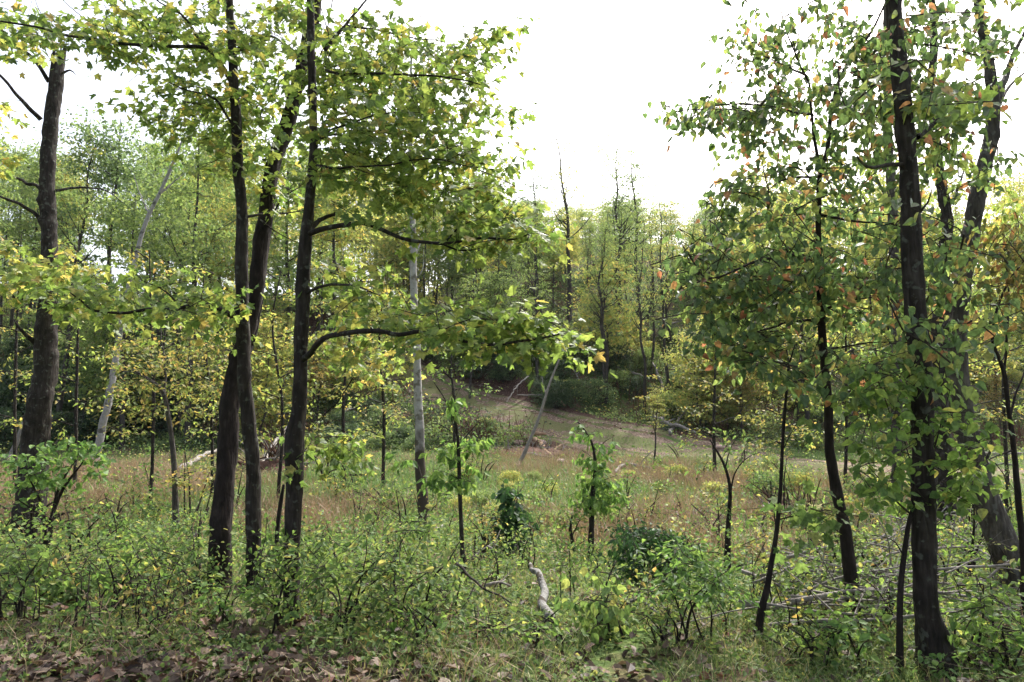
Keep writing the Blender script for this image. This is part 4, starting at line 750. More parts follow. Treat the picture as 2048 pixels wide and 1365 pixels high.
LOGS = [
    ('log', 'short thick log ending the heap beside the leaning dead pole', [gp(1072, 898, .35), gp(1102, 916, .15)], .19, 'log', 0, 'log'),
    ('log', 'brown log lying across the top of the road side heap', [gp(1066, 890, .5), gp(1090, 888, .45)], .14, 'log', 0, 'log'),
    ('fallen_branch', 'grey pole lying along the front of the road side heap', [gp(1046, 912, .12), gp(1085, 918, .15), gp(1112, 921, .1)], .07, 'dead', 1, 'branch'),
    ('fallen_branch', 'thin stick jutting right from the road side heap', [gp(1096, 914, .1), gp(1120, 906, .35), gp(1142, 899, .4)], .05, 'log', 0, 'branch'),
    ('fallen_branch', 'grey arched branch lying in grass right of the drooping sapling', [gp(1230, 952, .05), gp(1245, 944, .25), gp(1275, 943, .2), gp(1315, 946, .1)], .08, 'dead', 2, 'branch'),
    ('log', 'long fallen log sliding down the bank above the dirt road', [gp(1085, 775, .3), gp(1108, 800, .3), gp(1130, 822, .35)], .13, 'log', 1, 'log'),
    ('log', 'grey log at the bank foot where the dirt road levels out', [gp(1308, 846, .3), gp(1345, 862, .3), gp(1390, 876, .2)], .15, 'dead', 2, 'log'),
    ('log', 'second log crossing the grey log at the bank foot', [gp(1340, 874, .2), gp(1360, 856, .6), gp(1374, 852, .8)], .1, 'dead', 1, 'log'),
    ('log', 'long pale log lying behind the clearing, left of the curved dark tree', [gp(1560, 872, .2), gp(1610, 884, .2), gp(1652, 896, .15)], .15, 'dead', 2, 'log'),
    ('log', 'broken pale log in the clearing right of curved dark tree', [gp(1700, 838, .3), gp(1730, 852, .3), gp(1770, 866, .2)], .15, 'dead', 2, 'log'),
    ('log', 'straight pale pole on the ground by the right edge of the clearing', [gp(1930, 912, .15), gp(1990, 914, .15), gp(2048, 916, .15)], .12, 'dead', 1, 'log'),
    ('log', 'lower grey pole below the straight pale pole at right', [gp(1880, 930, .1), gp(1950, 932, .1), gp(2040, 936, .1)], .09, 'dead', 1, 'log'),
    ('fallen_branch', 'bleached crooked branch on the slope upper right of forked tree', [gp(1925, 712, .3), gp(1960, 730, .5), gp(2000, 765, .3)], .14, 'dead', 5, 'branch'),
    ('fallen_branch', 'bleached branch lying lower on the same right slope', [gp(1940, 780, .3), gp(1980, 800, .4), gp(2040, 820, .3)], .12, 'dead', 5, 'branch'),
    ('fallen_branch', 'black limb curving up off the ground left of the leaning black tree', [gp(325, 1118, .03), gp(370, 1108, .12), gp(395, 1095, .3), gp(412, 1080, .55)], .05, 'bark_black', 4, 'branch'),
    ('log', 'pale pole slanting out of the root heap on the meadow far left', [gp(362, 946, .15), gp(400, 930, .3), gp(450, 915, .5)], .12, 'dead', 1, 'log'),
    ('log', 'long grey pole resting on the root heap right of leaning black tree', [gp(520, 945, .2), gp(560, 915, 1.0), gp(590, 895, 1.5)], .10, 'dead', 2, 'log'),
    ('log', 'grey fallen log at the far left edge of the meadow', [gp(-40, 928, .15), gp(10, 930, .2), gp(50, 924, .2)], .15, 'dead', 1, 'log'),
    ('fallen_branch', 'thin fallen stick in the grass behind glossy bush', [gp(1020, 995, .05), gp(1050, 998, .1), gp(1072, 1004, .05)], .04, 'dead', 1, 'branch'),
    ('fallen_branch', 'dark stick pointing right from the foot of white trunk', [gp(868, 1068, .08), gp(890, 1064, .12), gp(912, 1068, .06)], .035, 'dead', 2, 'branch'),
    ('fallen_branch', 'long dark stick crossing weeds right of thin sapling foot', [gp(912, 1180, .25), gp(960, 1208, .15), gp(1020, 1232, .1)], .014, 'bark', 3, 'branch'),
    ('fallen_branch', 'pale stick lying level just right of the thin sapling foot', [gp(968, 1212, .15), gp(1000, 1208, .18), gp(1022, 1208, .15)], .016, 'dead', 2, 'branch'),
    ('fallen_branch', 'drooping dead twig spray between thin sapling and glossy bush', [gp(945, 1155, .2), gp(975, 1148, .3), gp(1005, 1152, .2)], .014, 'dead', 6, 'branch'),
    ('fallen_branch', 'pale crooked branch on the ground below the dark bush', [gp(1240, 1230, .06), gp(1275, 1228, .12), gp(1320, 1242, .06)], .018, 'birch', 3, 'branch'),
]
for k, (nm, lab, pts, w, mt, tw, ct) in enumerate(LOGS): dead_branch(nm, lab, pts, w, mt, None, 10 + k, tw, ct, 10)
rs = np.random.default_rng(77)
for k in range(46):       # the tangle of dead limbs on the right
    px, py = rs.uniform(1470, 1830), rs.uniform(1120, 1270)
    a = gp(px, py, rs.uniform(.02, .3)); L = rs.uniform(.6, 2.0); an = rs.normal(-0.35, .5) if rs.uniform() < .75 else rs.uniform(0, 6.28)
    e = a + np.array([math.cos(an) * L, math.sin(an) * L * .8, 0]); e[2] = G(e[0], e[1]) + rs.uniform(.02, .45)
    m = (a + e) / 2 + rs.normal(0, .08, 3); m[2] = max(m[2], G(m[0], m[1]) + .04)
    dead_branch('fallen_branch', 'dead grey limb in the brush tangle around curved dark tree', [a, m, e], rs.uniform(.007, .022), 'dead', 'brush tangle right of centre', 100 + k, 3, 'branch', 6)
for k in range(16):       # limbs strewn behind the stout tree
    px, py = rs.uniform(1690, 2040), rs.uniform(1040, 1160)
    a = gp(px, py, rs.uniform(.05, .4)); L = rs.uniform(.8, 2.4); an = rs.normal(0.5, .8)
    e = a + np.array([math.cos(an) * L, math.sin(an) * L * .8, 0]); e[2] = G(e[0], e[1]) + rs.uniform(.1, .8)
    dead_branch('fallen_branch', 'dead limb strewn in the weeds behind the stout right tree', [a, (a + e) / 2 + rs.normal(0, .1, 3) + [0, 0, .1], e], rs.uniform(.01, .026), 'dead', 'limbs behind stout tree', 200 + k, 4, 'branch', 6)
for k in range(44):       # bleached limbs and logs over the hillside
    if k < 16: px, py = rs.uniform(300, 760), rs.uniform(690, 880)
    elif k < 30: px, py = rs.uniform(1000, 1400), rs.uniform(640, 800)
    else: px, py = rs.uniform(1480, 2040), rs.uniform(690, 870)
    a = gp(px, py, .2)
    if float(road_dist(a[0], a[1])[0]) < 2.6: continue
    L = rs.uniform(1.5, 5); an = rs.uniform(0, 6.28); e = a + np.array([math.cos(an) * L, math.sin(an) * L, 0]); e[2] = G(e[0], e[1]) + rs.uniform(.1, 1.4)
    dead_branch('fallen_branch', 'bleached dead limb lying among brush on the far hillside', [a, (a + e) / 2 + rs.normal(0, .2, 3) + [0, 0, .15], e], rs.uniform(.04, .1), 'dead', 'dead limbs on the hillside', 300 + k, 3, 'branch', 6)
# leaning snags at the left foot of the hill
for k, (pts, lab) in enumerate([([(392, 880), (378, 845), (368, 822)], 'pale broken snag beside the young bent beech'), ([(424, 872), (416, 838), (411, 800)], 'taller pale snag left of leaning black tree'), ([(20, 925), (38, 880), (52, 830)], 'leaning grey snag behind the broken tree')]):
    b = gp(*pts[0]); dead_branch('snag', lab, [b - [0, 0, .1]] + [P(x, y, b[1]) for x, y in pts[1:]], .14, 'dead', None, 400 + k, 2, 'dead tree', 9)
# root heaps: soil mounds bristling with roots
def heap(name, label, px, py, w, h, mat, n, seed):
    rs = np.random.default_rng(seed); c = gp(px, py); root = empty(name, c, label, 'heap')
    g = Geo(); th = np.linspace(0, 2 * math.pi, 29)[:-1]; rr = np.linspace(0, 1, 12)
    T, Q = np.meshgrid(th, rr); wob = 0.75 + 0.5 * vnoise(T / (2 * math.pi) * 7, Q * 3, seed, 7)
    X = c[0] + w * Q * np.cos(T) * wob; Y = c[1] + w * .7 * Q * np.sin(T) * wob
    Z = ground(X, Y) + h * .6 * (1 - Q ** 1.6) * (0.3 + 1.4 * fbm(X * 1.3, Y * 1.3, seed)) + (fbm(X * 4, Y * 4, seed + 3, 3) - .43) * .2 * (1 - Q) - 0.12 * (Q > .95)
    i = np.arange(11)[:, None] * 28; j = np.arange(28)[None]; g.add(np.stack([X, Y, Z], -1), np.stack([i + j, i + (j + 1) % 28, i + 28 + (j + 1) % 28, i + 28 + j], -1).reshape(-1, 4))
    g.build('mound', M[mat], root, smooth=True)
    for k in range(n):
        a = rs.uniform(0, 6.28); q = rs.uniform(0, .8); p = c + [w * q * math.cos(a), w * .7 * q * math.sin(a), 0]; p[2] = G(p[0], p[1]) + h * (1 - q ** 1.6) * .6
        dv = unit(np.array([math.cos(a) * q, math.sin(a) * q, .6]) + rs.normal(0, .5, 3)); L = rs.uniform(.3, 1.1) * h * 1.2
        g = Geo(); tube(g, smooth_line([[*p, .035], [*(p + dv * L * .5 + rs.normal(0, .06, 3)), .02], [*(p + dv * L + rs.normal(0, .12, 3)), .005]], .1), 5); g.build('root', M['dead' if k % 2 else 'root'], root, smooth=True)
heap('root_heap', 'dark heap of roots and soil at meadow edge right of the leaning black tree', 548, 948, 1.5, 1.1, 'root', 70, 1)
heap('soil_heap', 'reddish soil and root heap on the near edge of the dirt road', 1066, 908, 2.4, .55, 'root', 60, 2)
heap('soil_heap', 'dark soil heap below small bright bush beside the clearing', 1575, 1050, .7, .55, 'root', 16, 3)
heap('brush_heap', 'low dark debris patch in the meadow behind dark bush', 1400, 1040, 1.3, .25, 'root', 30, 4)
heap('root_heap', 'large pale brush heap on the right slope behind the forked tree', 1960, 760, 2.6, 1.8, 'root', 46, 5)
# stones by the heap and on the track
for k, (px, py, s, lab) in enumerate([(1077, 892, .32, 'blocky brown stone on top of the road side heap'), (1036, 890, .25, 'angular stone left in the road side heap'), (1122, 926, .18, 'flat pale stone in front of the road side heap'), (1440, 902, .3, 'pale flat stone at the edge of the level track')]):
    rs = np.random.default_rng(900 + k); c = gp(px, py, s * .3); th = np.linspace(0, 2 * math.pi, 13)[:-1]; ph = np.linspace(-1.3, 1.3, 7)
    T, Q = np.meshgrid(th, ph); rad = s * (0.8 + 0.5 * vnoise(T / (2 * math.pi) * 5, Q * 1.6 + 9, k, 5))
    Vv = np.stack([c[0] + rad * 1.3 * np.cos(T) * np.cos(Q), c[1] + rad * np.sin(T) * np.cos(Q), c[2] + rad * .6 * np.sin(Q)], -1)
    i = np.arange(6)[:, None] * 12; j = np.arange(12)[None]; g = Geo(); g.add(Vv, [np.stack([i + j, i + (j + 1) % 12, i + 12 + (j + 1) % 12, i + 12 + j], -1).reshape(-1, 4), (72 + np.arange(12))[None], np.arange(12)[::-1][None]])
    tag(g.build('stone', M['stone']), lab, 'stone')

# ------------------------------------------------------------------ the wooded hill
def proto(H, r0, cb, cr, nsp, lsz, mat, seed, nl=22, flat=0.25, bark='bark_hill', lean=0.4, wide=1.0, forks=8):
    """an upright forest tree standing at the origin; returned as root with trunk, limbs, crown"""
    rs = np.random.default_rng(seed); root = empty('hillside_tree', (0, 0, 0))
    k = np.linspace(0, 1, 9); rows = np.column_stack([lean * np.cumsum(rs.normal(0, .18, 9)), lean * np.cumsum(rs.normal(0, .18, 9)), k * H - .3 * (k == 0), r0 * (1 - .88 * k ** 1.05)])
    ln = smooth_line(rows, H / 40); g = Geo(); tube(g, ln, 9, .1, seed, .4); g.build('trunk', M[bark], root, smooth=True)
    C = []; lg = Geo()
    for q in range(forks * 2):
        f = rs.uniform(cb, .97); i = int(f * (len(ln) - 1)); p = ln[i, :3]; a = rs.uniform(0, 6.28); L = cr * wide * (1.15 - .75 * (f - cb) / (1 - cb)) * rs.uniform(.6, 1.1)
        e = p + [math.cos(a) * L, math.sin(a) * L, L * rs.uniform(.1, .8) * (2.2 if forks > 10 else 1)]
        b = smooth_line([[*p, max(ln[i, 3] * .5, .012)], [*(p + (e - p) * .5 + [0, 0, -.1 * L]), max(ln[i, 3] * .3, .01)], [*e, .006]], .35); tube(lg, b, 5, cap=False)
        m = max(1, int(nsp / (forks * 2)))
        for s in range(m):
            c = b[rs.integers(len(b) // 3, len(b)), :3] + rs.normal(0, 1, 3) * [cr * .28, cr * .28, cr * .16]; C.append(c)
            if s % 2: tube(lg, np.array([[*b[rs.integers(len(b) // 2, len(b)), :3], .012], [*c, .005]]), 3, cap=False)
    lg.build('limbs', M[bark], root, kind='stuff')
    C = np.array(C); n = len(C)
    pos = C[:, None] + rs.normal(0, 1, (n, nl, 3)) * np.array([.38, .38, .38 * flat]) * cr * .38
    ld = rs.normal(0, 1, (n, nl, 3)) * [1, 1, .4] + [0, 0, -.35]; up = np.array([0, -.3, 1.]) + rs.normal(0, .55, (n, nl, 3))
    g = Geo(); put_leaves(g, 'quad', pos.reshape(-1, 3), ld.reshape(-1, 3), up.reshape(-1, 3), lsz * rs.uniform(.6, 1.3, n * nl), rs, .3, .2); g.build('crown', M[mat], root, kind='stuff')
    return root
PROT = {
    'green': [proto(14, .15, .48, 2.5, 200, .2, 'hill_green', 1), proto(12, .13, .35, 2.4, 210, .19, 'hill_green', 2)],
    'yellow': [proto(13, .14, .45, 2.5, 190, .2, 'hill_yellow', 3), proto(10, .11, .3, 2.4, 200, .19, 'hill_yellow', 4)],
    'blue': [proto(16, .17, .45, 2.6, 240, .2, 'hill_blue', 5), proto(13, .14, .35, 2.5, 220, .2, 'hill_blue', 6)],
    'orange': [proto(9, .10, .3, 2.0, 150, .19, 'hill_orange', 7)],
    'low': [proto(6, .07, .12, 1.9, 190, .17, 'hill_green', 8), proto(5, .06, .12, 1.8, 170, .17, 'hill_yellow', 9)],
    'thin': [proto(17, .19, .42, 1.9, 130, .15, 'hill_yellow', 10, nl=12, lean=1.3, forks=16), proto(15, .16, .42, 2.0, 130, .16, 'hill_blue', 11, nl=14, lean=1.3, forks=14), proto(16, .17, .36, 2.0, 150, .16, 'hill_green', 12, nl=14, lean=1.2, forks=14)],
}
used = set()
def set_tree(kind, v, x, y, H, rz, label, group=None, wide=1.0):
    src = PROT[kind][v % len(PROT[kind])]
    h0 = max(c[2] for ch in src.children if ch.name.startswith('trunk') for c in ch.bound_box)
    if src.name in used: o = copy_tree(src)
    else: used.add(src.name); o = src
    s = H / h0; o.location = (x, y, G(x, y)); o.scale = (s * wide, s * wide, s); o.rotation_euler = (0, 0, rz)
    o.name = 'hillside_tree'; tag(o, label, 'tree', group)
    return o
# trees one can single out, by foot and top in the photograph
for px, py, top, kd, v, lab in [
    (1135, 645, 255, 'thin', 0, 'tall nearly bare thin tree standing above the leaning dead pole'), (1226, 690, 285, 'thin', 2, 'tall thin tree with yellow tuft right of the nearly bare one'), (1206, 800, 430, 'thin', 2, 'slim straight hillside tree rising behind the drooping meadow sapling'),
    (1276, 690, 300, 'thin', 1, 'thin tree with blue green tufts against the white sky'), (1076, 640, 330, 'thin', 1, 'dark leaning thin tree left of the nearly bare tall one'), (1300, 640, 420, 'thin', 1, 'lone sparse tree on the ridge below open sky'), (1408, 620, 370, 'thin', 1, 'sparse ridge tree just left of the heart leaved tree'),
    (936, 800, 560, 'thin', 2, 'thin twin stemmed tree on the far side of the dirt road'), (655, 800, 300, 'yellow', 0, 'yellow green tree rising behind the swollen elbow maple'), (325, 800, 330, 'green', 0, 'green tree rising behind the young bent beech'), (1726, 850, 560, 'thin', 2, 'grey trunk standing at the back of the clearing'),
    (1694, 860, 620, 'thin', 0, 'thin pale trunk beside curved dark tree in the clearing'), (1305, 940, 770, 'thin', 0, 'short thin stem at the level end of the dirt road'), (1180, 560, 440, 'green', 1, 'bright green bushy tree in middle of the hill'), (200, 860, 235, 'blue', 0, 'tall dark blue green tree left of the pale leaning trunk'),
    (560, 830, 260, 'green', 1, 'leafy green tree behind the leaning black tree'), (705, 812, 640, 'low', 1, 'small yellow green tree on the slope below the upper road'), (628, 850, 660, 'low', 0, 'small green tree just past the swollen elbow maple'),
    (455, 868, 650, 'low', 1, 'small yellowing tree behind the leaning black tree foot'), (250, 885, 690, 'low', 1, 'small yellow green tree right behind the pale leaning trunk'), (770, 770, 600, 'low', 1, 'yellow green understory tree where the road tops the rise'), (540, 850, 600, 'yellow', 1, 'yellow tree between the leaning black tree and elbow maple'), (150, 890, 640, 'low', 0, 'small green tree between broken tree and pale trunk'),
    (790, 640, 370, 'green', 0, 'green ridge tree left of the white trunk top'), (838, 630, 385, 'yellow', 1, 'yellow ridge tree right behind the white trunk'), (868, 600, 400, 'green', 1, 'bushy green ridge tree right of the white trunk'), (905, 620, 410, 'yellow', 0, 'yellow ridge tree above the long level branch'), (945, 600, 420, 'green', 0, 'green ridge tree below the upper level branch tip'), (815, 655, 430, 'low', 1, 'low yellow tree under the ridge beside white trunk'), (885, 640, 470, 'low', 0, 'low green tree under the ridge above the dirt road'),
    (1480, 862, 660, 'low', 1, 'small golden tree behind the reddish grass sapling'), (1600, 856, 640, 'low', 0, 'small green tree at the back of the clearing'), (1420, 830, 640, 'low', 1, 'small yellow tree on the slope below the heart leaved crown'), (1800, 850, 560, 'yellow', 1, 'yellow tree behind the stout right tree'), (1990, 840, 560, 'yellow', 1, 'yellow tree behind the forked tree')]:
    p = PG(px, py); tp = P(px, top, p[1]); set_tree(kd, v, p[0], p[1], tp[2] - p[2], rng.uniform(0, 6), lab, wide=1.15 if kd == 'thin' else 1.0)
pts = []; tries = 0
PLAN = []
while len(pts) < 299 and tries < 12000:
    tries += 1
    y = rng.uniform(37, 98); x = (rng.uniform(-.84, .84) if rng.uniform() < .55 else rng.uniform(-.3, .36)) * y
    if y < toe_line(x) + 1.0: continue
    rd = float(road_dist(x, y)[0])
    if rd < 3.4: continue
    px, py = proj(np.array([x, y, G(x, y)]))
    if 640 < px < 1380 and y < np.interp(px, [640, 730, 880, 1100, 1380], [66, 60, 47, 41, 40]) + 2: continue
    if pts and np.min(np.hypot(np.array(pts)[:, 0] - x, np.array(pts)[:, 1] - y)) < 2.0: continue
    low_slope = 860 < px < 1430 and y < np.interp(px, [860, 1100, 1430], [48, 41, 40]) + 15
    if low_slope and rng.uniform() < .55: continue
    pts.append((x, y))
    a = rng.uniform()
    if px < 480:
        kd = 'blue' if a < .2 else 'green' if a < .45 else 'yellow' if a < .72 else 'thin' if a < .88 else 'low'; top = rng.uniform(230, 400) if a < .88 else 560
        lab, gr = {'blue': 'dark blue green forest tree on the hillside left of the maples', 'green': 'green forest tree on the hillside left of the maples', 'yellow': 'yellow green forest tree on the hillside left of the maples', 'thin': 'thin sparse forest tree on the hillside left of the maples', 'low': 'low understory tree on the hillside left of the maples'}[kd], 'trees on the left hillside'
    elif px < 1000:
        kd = 'yellow' if a < .44 else 'green' if a < .60 else 'low' if a < .78 else 'thin' if a < .95 else 'orange'; top = rng.uniform(310, 450)
        lab, gr = {'green': 'green tree in the thick wood above the dirt road', 'yellow': 'yellowing tree in the thick wood above the dirt road', 'low': 'low leafy tree in the thick wood above the dirt road', 'thin': 'thin sparsely leaved trunk in the thick wood above the dirt road', 'orange': 'orange tinted tree in the thick wood above the dirt road'}[kd], 'trees above the dirt road'
    elif px < 1480:
        a = .75 + .2 * a if low_slope and a > .25 else a
        kd = 'low' if a < .34 else 'green' if a < .46 else 'yellow' if a < .74 else 'thin' if a < .95 else 'orange'; top = rng.uniform(390, 490)
        lab, gr = {'green': 'green tree on the central hill below open white sky', 'yellow': 'yellow green tree on the central hill below open white sky', 'low': 'low bushy tree on the central hill below open white sky', 'thin': 'thin sparse trunk on the central hill below open white sky', 'orange': 'orange tinted tree on the central hill below open white sky'}[kd], 'trees on the central hill'
    else:
        kd = 'yellow' if a < .6 else 'green' if a < .8 else 'orange' if a < .9 else 'low'; top = rng.uniform(330, 480)
        lab, gr = {'green': 'green tree on the hillside behind the right hand trunks', 'yellow': 'golden green tree on the hillside behind the right hand trunks', 'low': 'low leafy tree on the hillside behind the right hand trunks', 'orange': 'orange tinted tree on the hillside behind the right hand trunks'}[kd], 'trees on the right hillside'
    z = G(x, y); H = float(np.clip(P(px, top, y)[2] - z, 4.5, 19))
    if kd in ('low', 'orange'): H = min(H, rng.uniform(4.5, 8))
    set_tree(kd, int(rng.integers(9)), x, y, H, rng.uniform(0, 6.28), lab, gr, wide=1.0 if H < 10 else 0.85)

# dark evergreen bushes along the foot of the hill
def bush_proto(seed, mat, n, r, h, lsz, nl=22):
    rs = np.random.default_rng(seed); root = empty('evergreen_bush', (0, 0, 0)); g = Geo()
    a = rs.uniform(0, 6.28, n); q = rs.uniform(0, 1, n) ** .5; zz = rs.uniform(.05, 1, n)
    C = np.stack([r * q * np.cos(a) * np.sqrt(1 - .75 * zz ** 2), r * q * np.sin(a) * np.sqrt(1 - .75 * zz ** 2), h * zz], -1)
    for c in C[::4]: tube(g, smooth_line([[c[0] * .1, c[1] * .1, -.1, .03], [c[0] * .6, c[1] * .6, c[2] * .7, .015], [*c, .006]], .25), 4, cap=False)
    g.build('stems', M['bark_hill'], root, kind='stuff')
    pos = C[:, None] + rs.normal(0, 1, (n, nl, 3)) * [.2, .2, .1]; ld = rs.normal(0, 1, (n, nl, 3)) * [1, 1, .4] + [0, 0, -.3]; up = np.array([0, -.3, 1.]) + rs.normal(0, .5, (n, nl, 3))
    g = Geo(); put_leaves(g, 'quad', pos.reshape(-1, 3), ld.reshape(-1, 3), up.reshape(-1, 3), lsz * rs.uniform(.6, 1.3, n * nl), rs); g.build('foliage', M[mat], root, kind='stuff'); return root
BP = [bush_proto(1, 'dark_shrub', 130, 1.6, 2.2, .16), bush_proto(2, 'dark_shrub', 150, 2.0, 2.0, .16), bush_proto(3, 'hill_green', 90, 1.3, 1.5, .15), bush_proto(4, 'hill_yellow', 80, 1.2, 1.4, .15), bush_proto(5, 'hill_blue', 110, 1.6, 1.6, .15)]
first = [True] * 5
def set_bush(v, px, py, s, lab, gr, x=None, y=None):
    p = PG(px, py) if x is None else np.array([x, y, G(x, y)])
    if float(road_dist(p[0], p[1])[0]) < 2.6: return
    o = BP[v]
    if not first[v]: o = copy_tree(o)
    first[v] = False
    o.location = p; o.scale = (s, s, s * rng.uniform(.8, 1.15)); o.rotation_euler = (0, 0, rng.uniform(0, 6.28)); o.name = ['evergreen_bush', 'evergreen_bush', 'hill_bush', 'hill_bush', 'hill_bush'][v]; tag(o, lab, 'bush', gr)
for k in range(34): set_bush(int(rng.integers(2)), rng.uniform(-60, 330), rng.uniform(730, 905), rng.uniform(.8, 1.3), 'dark evergreen bush in the shady thicket behind the broken tree', 'evergreen thicket on the left')
for k in range(16): set_bush(int(rng.integers(2)), rng.uniform(330, 470), rng.uniform(780, 880), rng.uniform(.6, 1.), 'dark evergreen bush behind the young bent beech', 'evergreen bushes behind beech')
for k in range(18): set_bush([0, 4, 2][k % 3], rng.uniform(640, 850), rng.uniform(800, 910), rng.uniform(.4, .7), 'dusky bush on the slope below the dirt road', 'bushes below the dirt road')
for k in range(60): set_bush([4, 1, 2, 0, 3][k % 5], rng.uniform(880, 1360), rng.uniform(680, 868), rng.uniform(.45, .9), 'hill bush on the bank above the dirt road', 'bushes on the bank above the road')
for k in range(30): set_bush([0, 1, 4][k % 3], rng.uniform(850, 1130), rng.uniform(690, 800), rng.uniform(.4, .75), 'dark bush crowding the cut bank beside the dirt road', 'dark bushes on the cut bank')
for k in range(34): set_bush([2, 3, 4, 3][k % 4], rng.uniform(1340, 2080), rng.uniform(690, 860), rng.uniform(.6, 1.1), 'leafy bush at the back of the sunlit clearing', 'bushes behind the clearing')
for k in range(40): set_bush([3, 2, 4][k % 3], rng.uniform(-40, 1000), rng.uniform(610, 780), rng.uniform(.7, 1.3), 'bush in the understory high on the left hillside', 'bushes high on the left hillside')
for k in range(18): set_bush([3, 2][k % 2], rng.uniform(1350, 1700), rng.uniform(885, 1010), rng.uniform(.25, .45), 'small leafy bush among reddish grass in the clearing', 'small bushes in the clearing')
for k in range(16): set_bush([3, 2][k % 2], rng.uniform(900, 1350), rng.uniform(960, 1080), rng.uniform(.2, .36), 'knee high bush dotting the middle of the meadow', 'knee high bushes in the meadow')

# ------------------------------------------------------------------ ground cover
def scatter(n, y0, y1, dens, margin=1.06, seed=0, near=1.0):
    """n random ground points in view between two distances, thinned by dens(x, y, px, py)"""
    rs = np.random.default_rng(seed); y = y0 + (y1 - y0) * rs.uniform(0, 1, n) ** near; x = rs.uniform(-1, 1, n) * (0.75 * y * margin + .4)
    z = ground(x, y); p = np.stack([x, y, z], -1); px, py = proj(p)
    k = rs.uniform(0, 1, n) < dens(x, y, px, py); return p[k], rs
def blades(g, p, h, w, rs, lean=.5):
    n = len(p)
    if not n: return
    a = rs.uniform(0, 6.28, n); ln = rs.normal(0, lean, (n, 2)) ; H = h * rs.uniform(.45, 1.3, n)
    s = np.stack([np.cos(a), np.sin(a), 0 * a], -1) * (w * rs.uniform(.6, 1.3, n))[:, None]
    m = p + np.stack([ln[:, 0] * H * .35, ln[:, 1] * H * .35, H * .6], -1); t = p + np.stack([ln[:, 0] * H, ln[:, 1] * H, H * (1 - .12 * np.hypot(ln[:, 0], ln[:, 1]))], -1)
    V = np.stack([p - s, p + s, m + s * .7, m - s * .7, t], 1); o = (np.arange(n) * 5)[:, None]; r = rs.uniform(0, 1, n)
    g.add(V, [o + np.array([[0, 1, 2, 3]]), o + np.array([[3, 2, 4]])], [r, r])
def ell(px, py, cx, cy, rx, ry): return np.exp(-((px - cx) / rx) ** 2 - ((py - cy) / ry) ** 2)
# world patches: straw where the photo has tan grass
def straw_d(x, y, px, py):
    m = ell(x, y, *PG(270, 975)[:2], 4, 8) * 1.1 + ell(x, y, *PG(1060, 930)[:2], 3.5, 5) + ell(x, y, *PG(1420, 960)[:2], 3.5, 6) + ell(x, y, *PG(1480, 1090)[:2], 1.7, 2.2) + ell(x, y, *PG(1180, 1060)[:2], 1.6, 2.2) * .8 + ell(x, y, *PG(700, 1040)[:2], 2, 2) + ell(x, y, *PG(1640, 850)[:2], 3, 5) + ell(x, y, *PG(30, 960)[:2], 5, 6)
    return np.clip(m, 0, 1) * sst(.33, .55, fbm(x * .7, y * .7, 40)) * (road_dist(x, y)[0] > 1.3 + 1.8 * vnoise(x * .8, y * .8, 5))
def lush_d(x, y, px, py):
    m = 1.2 * ell(x, y, *PG(800, 960)[:2], 5, 6) + ell(x, y, *PG(1060, 985)[:2], 4, 4) + ell(x, y, *PG(1420, 915)[:2], 3, 3) + ell(x, y, *PG(1560, 925)[:2], 3, 3) * .8 + .10
    rd = road_dist(x, y)[0]; nz = vnoise(x * .8, y * .8, 6); return np.clip(m + .5 * (rd < .55) * (nz > .45), 0, 1) * np.where(y > 36, (rd > .8 + 2.0 * nz) | (rd < .55), rd > 1.5 + 1.0 * nz)
g = Geo(); p, rs = scatter(230000, 10, 40, straw_d, seed=1); blades(g, p, .5, .007, rs, .45); o = g.build('dry_grass', M['straw'], kind='stuff'); tag(o, 'tan dry grass standing in patches over the meadow', 'grass')
g = Geo(); p, rs = scatter(230000, 11, 42, lush_d, seed=2); blades(g, p, .26, .009, rs, .6); o = g.build('meadow_grass', M['lush'], kind='stuff'); tag(o, 'short lush green grass in the valley bottom', 'grass')
g = Geo(); p, rs = scatter(52000, 3.2, 12, lambda x, y, px, py: sst(.26, .5, fbm(x * 1.3, y * 1.3, 50)) * (1 - .9 * ell(px, py, 250, 1365, 520, 95)), 1.15, 3, 1.2); blades(g, p, .13, .003, rs, .8); o = g.build('verge_grass', M['grass'], kind='stuff'); tag(o, 'thin green grass along the near verge', 'grass')
g = Geo(); p, rs = scatter(3600, 3.4, 9, lambda x, y, px, py: sst(.45, .6, fbm(x * 1.1 + 5, y * 1.1, 55)), 1.15, 13, 1.1); blades(g, p, .26, .0028, rs, 1.0); o = g.build('pale_verge_grass', M['straw'], kind='stuff'); tag(o, 'pale dry grass stalks mixed through the near verge', 'grass')
# low broad-leaved weeds
def weeds(name, label, n, y0, y1, hmax, size, mat, seed, dens, kind='ovate', near=1.0, asp=1.5, clump=1.1):
    p, rs = scatter(n, y0, y1, dens, 1.12, seed, near); k = len(p); p = p.copy(); p[:, 2] += hmax * rs.uniform(.03, 1, k) ** 1.2 * (.15 + 1.25 * sst(.3, .68, fbm(p[:, 0] * clump, p[:, 1] * clump, seed + 80, 3)))
    ld = rs.normal(0, 1, (k, 3)) * [1, 1, .3] + [0, 0, -.25]; up = np.array([0, -.4, 1.]) + rs.normal(0, .5, (k, 3)); g = Geo()
    put_leaves(g, kind, p, ld, up, size * rs.uniform(.5, 1.3, k), rs, .25, .25, asp); o = g.build(name, M[mat], kind='stuff'); tag(o, label, 'ground cover')
def wd(s, f, a, b): return lambda x, y, px, py: sst(a, b, fbm(x * f, y * f, s)) * (1 - .9 * straw_d(x, y, px, py)) * (1 - .85 * np.clip(lush_d(x, y, px, py) - .1, 0, 1)) * (1 - .92 * ell(px, py, 250, 1375, 620, 90)) * (road_dist(x, y)[0] > 2.0)
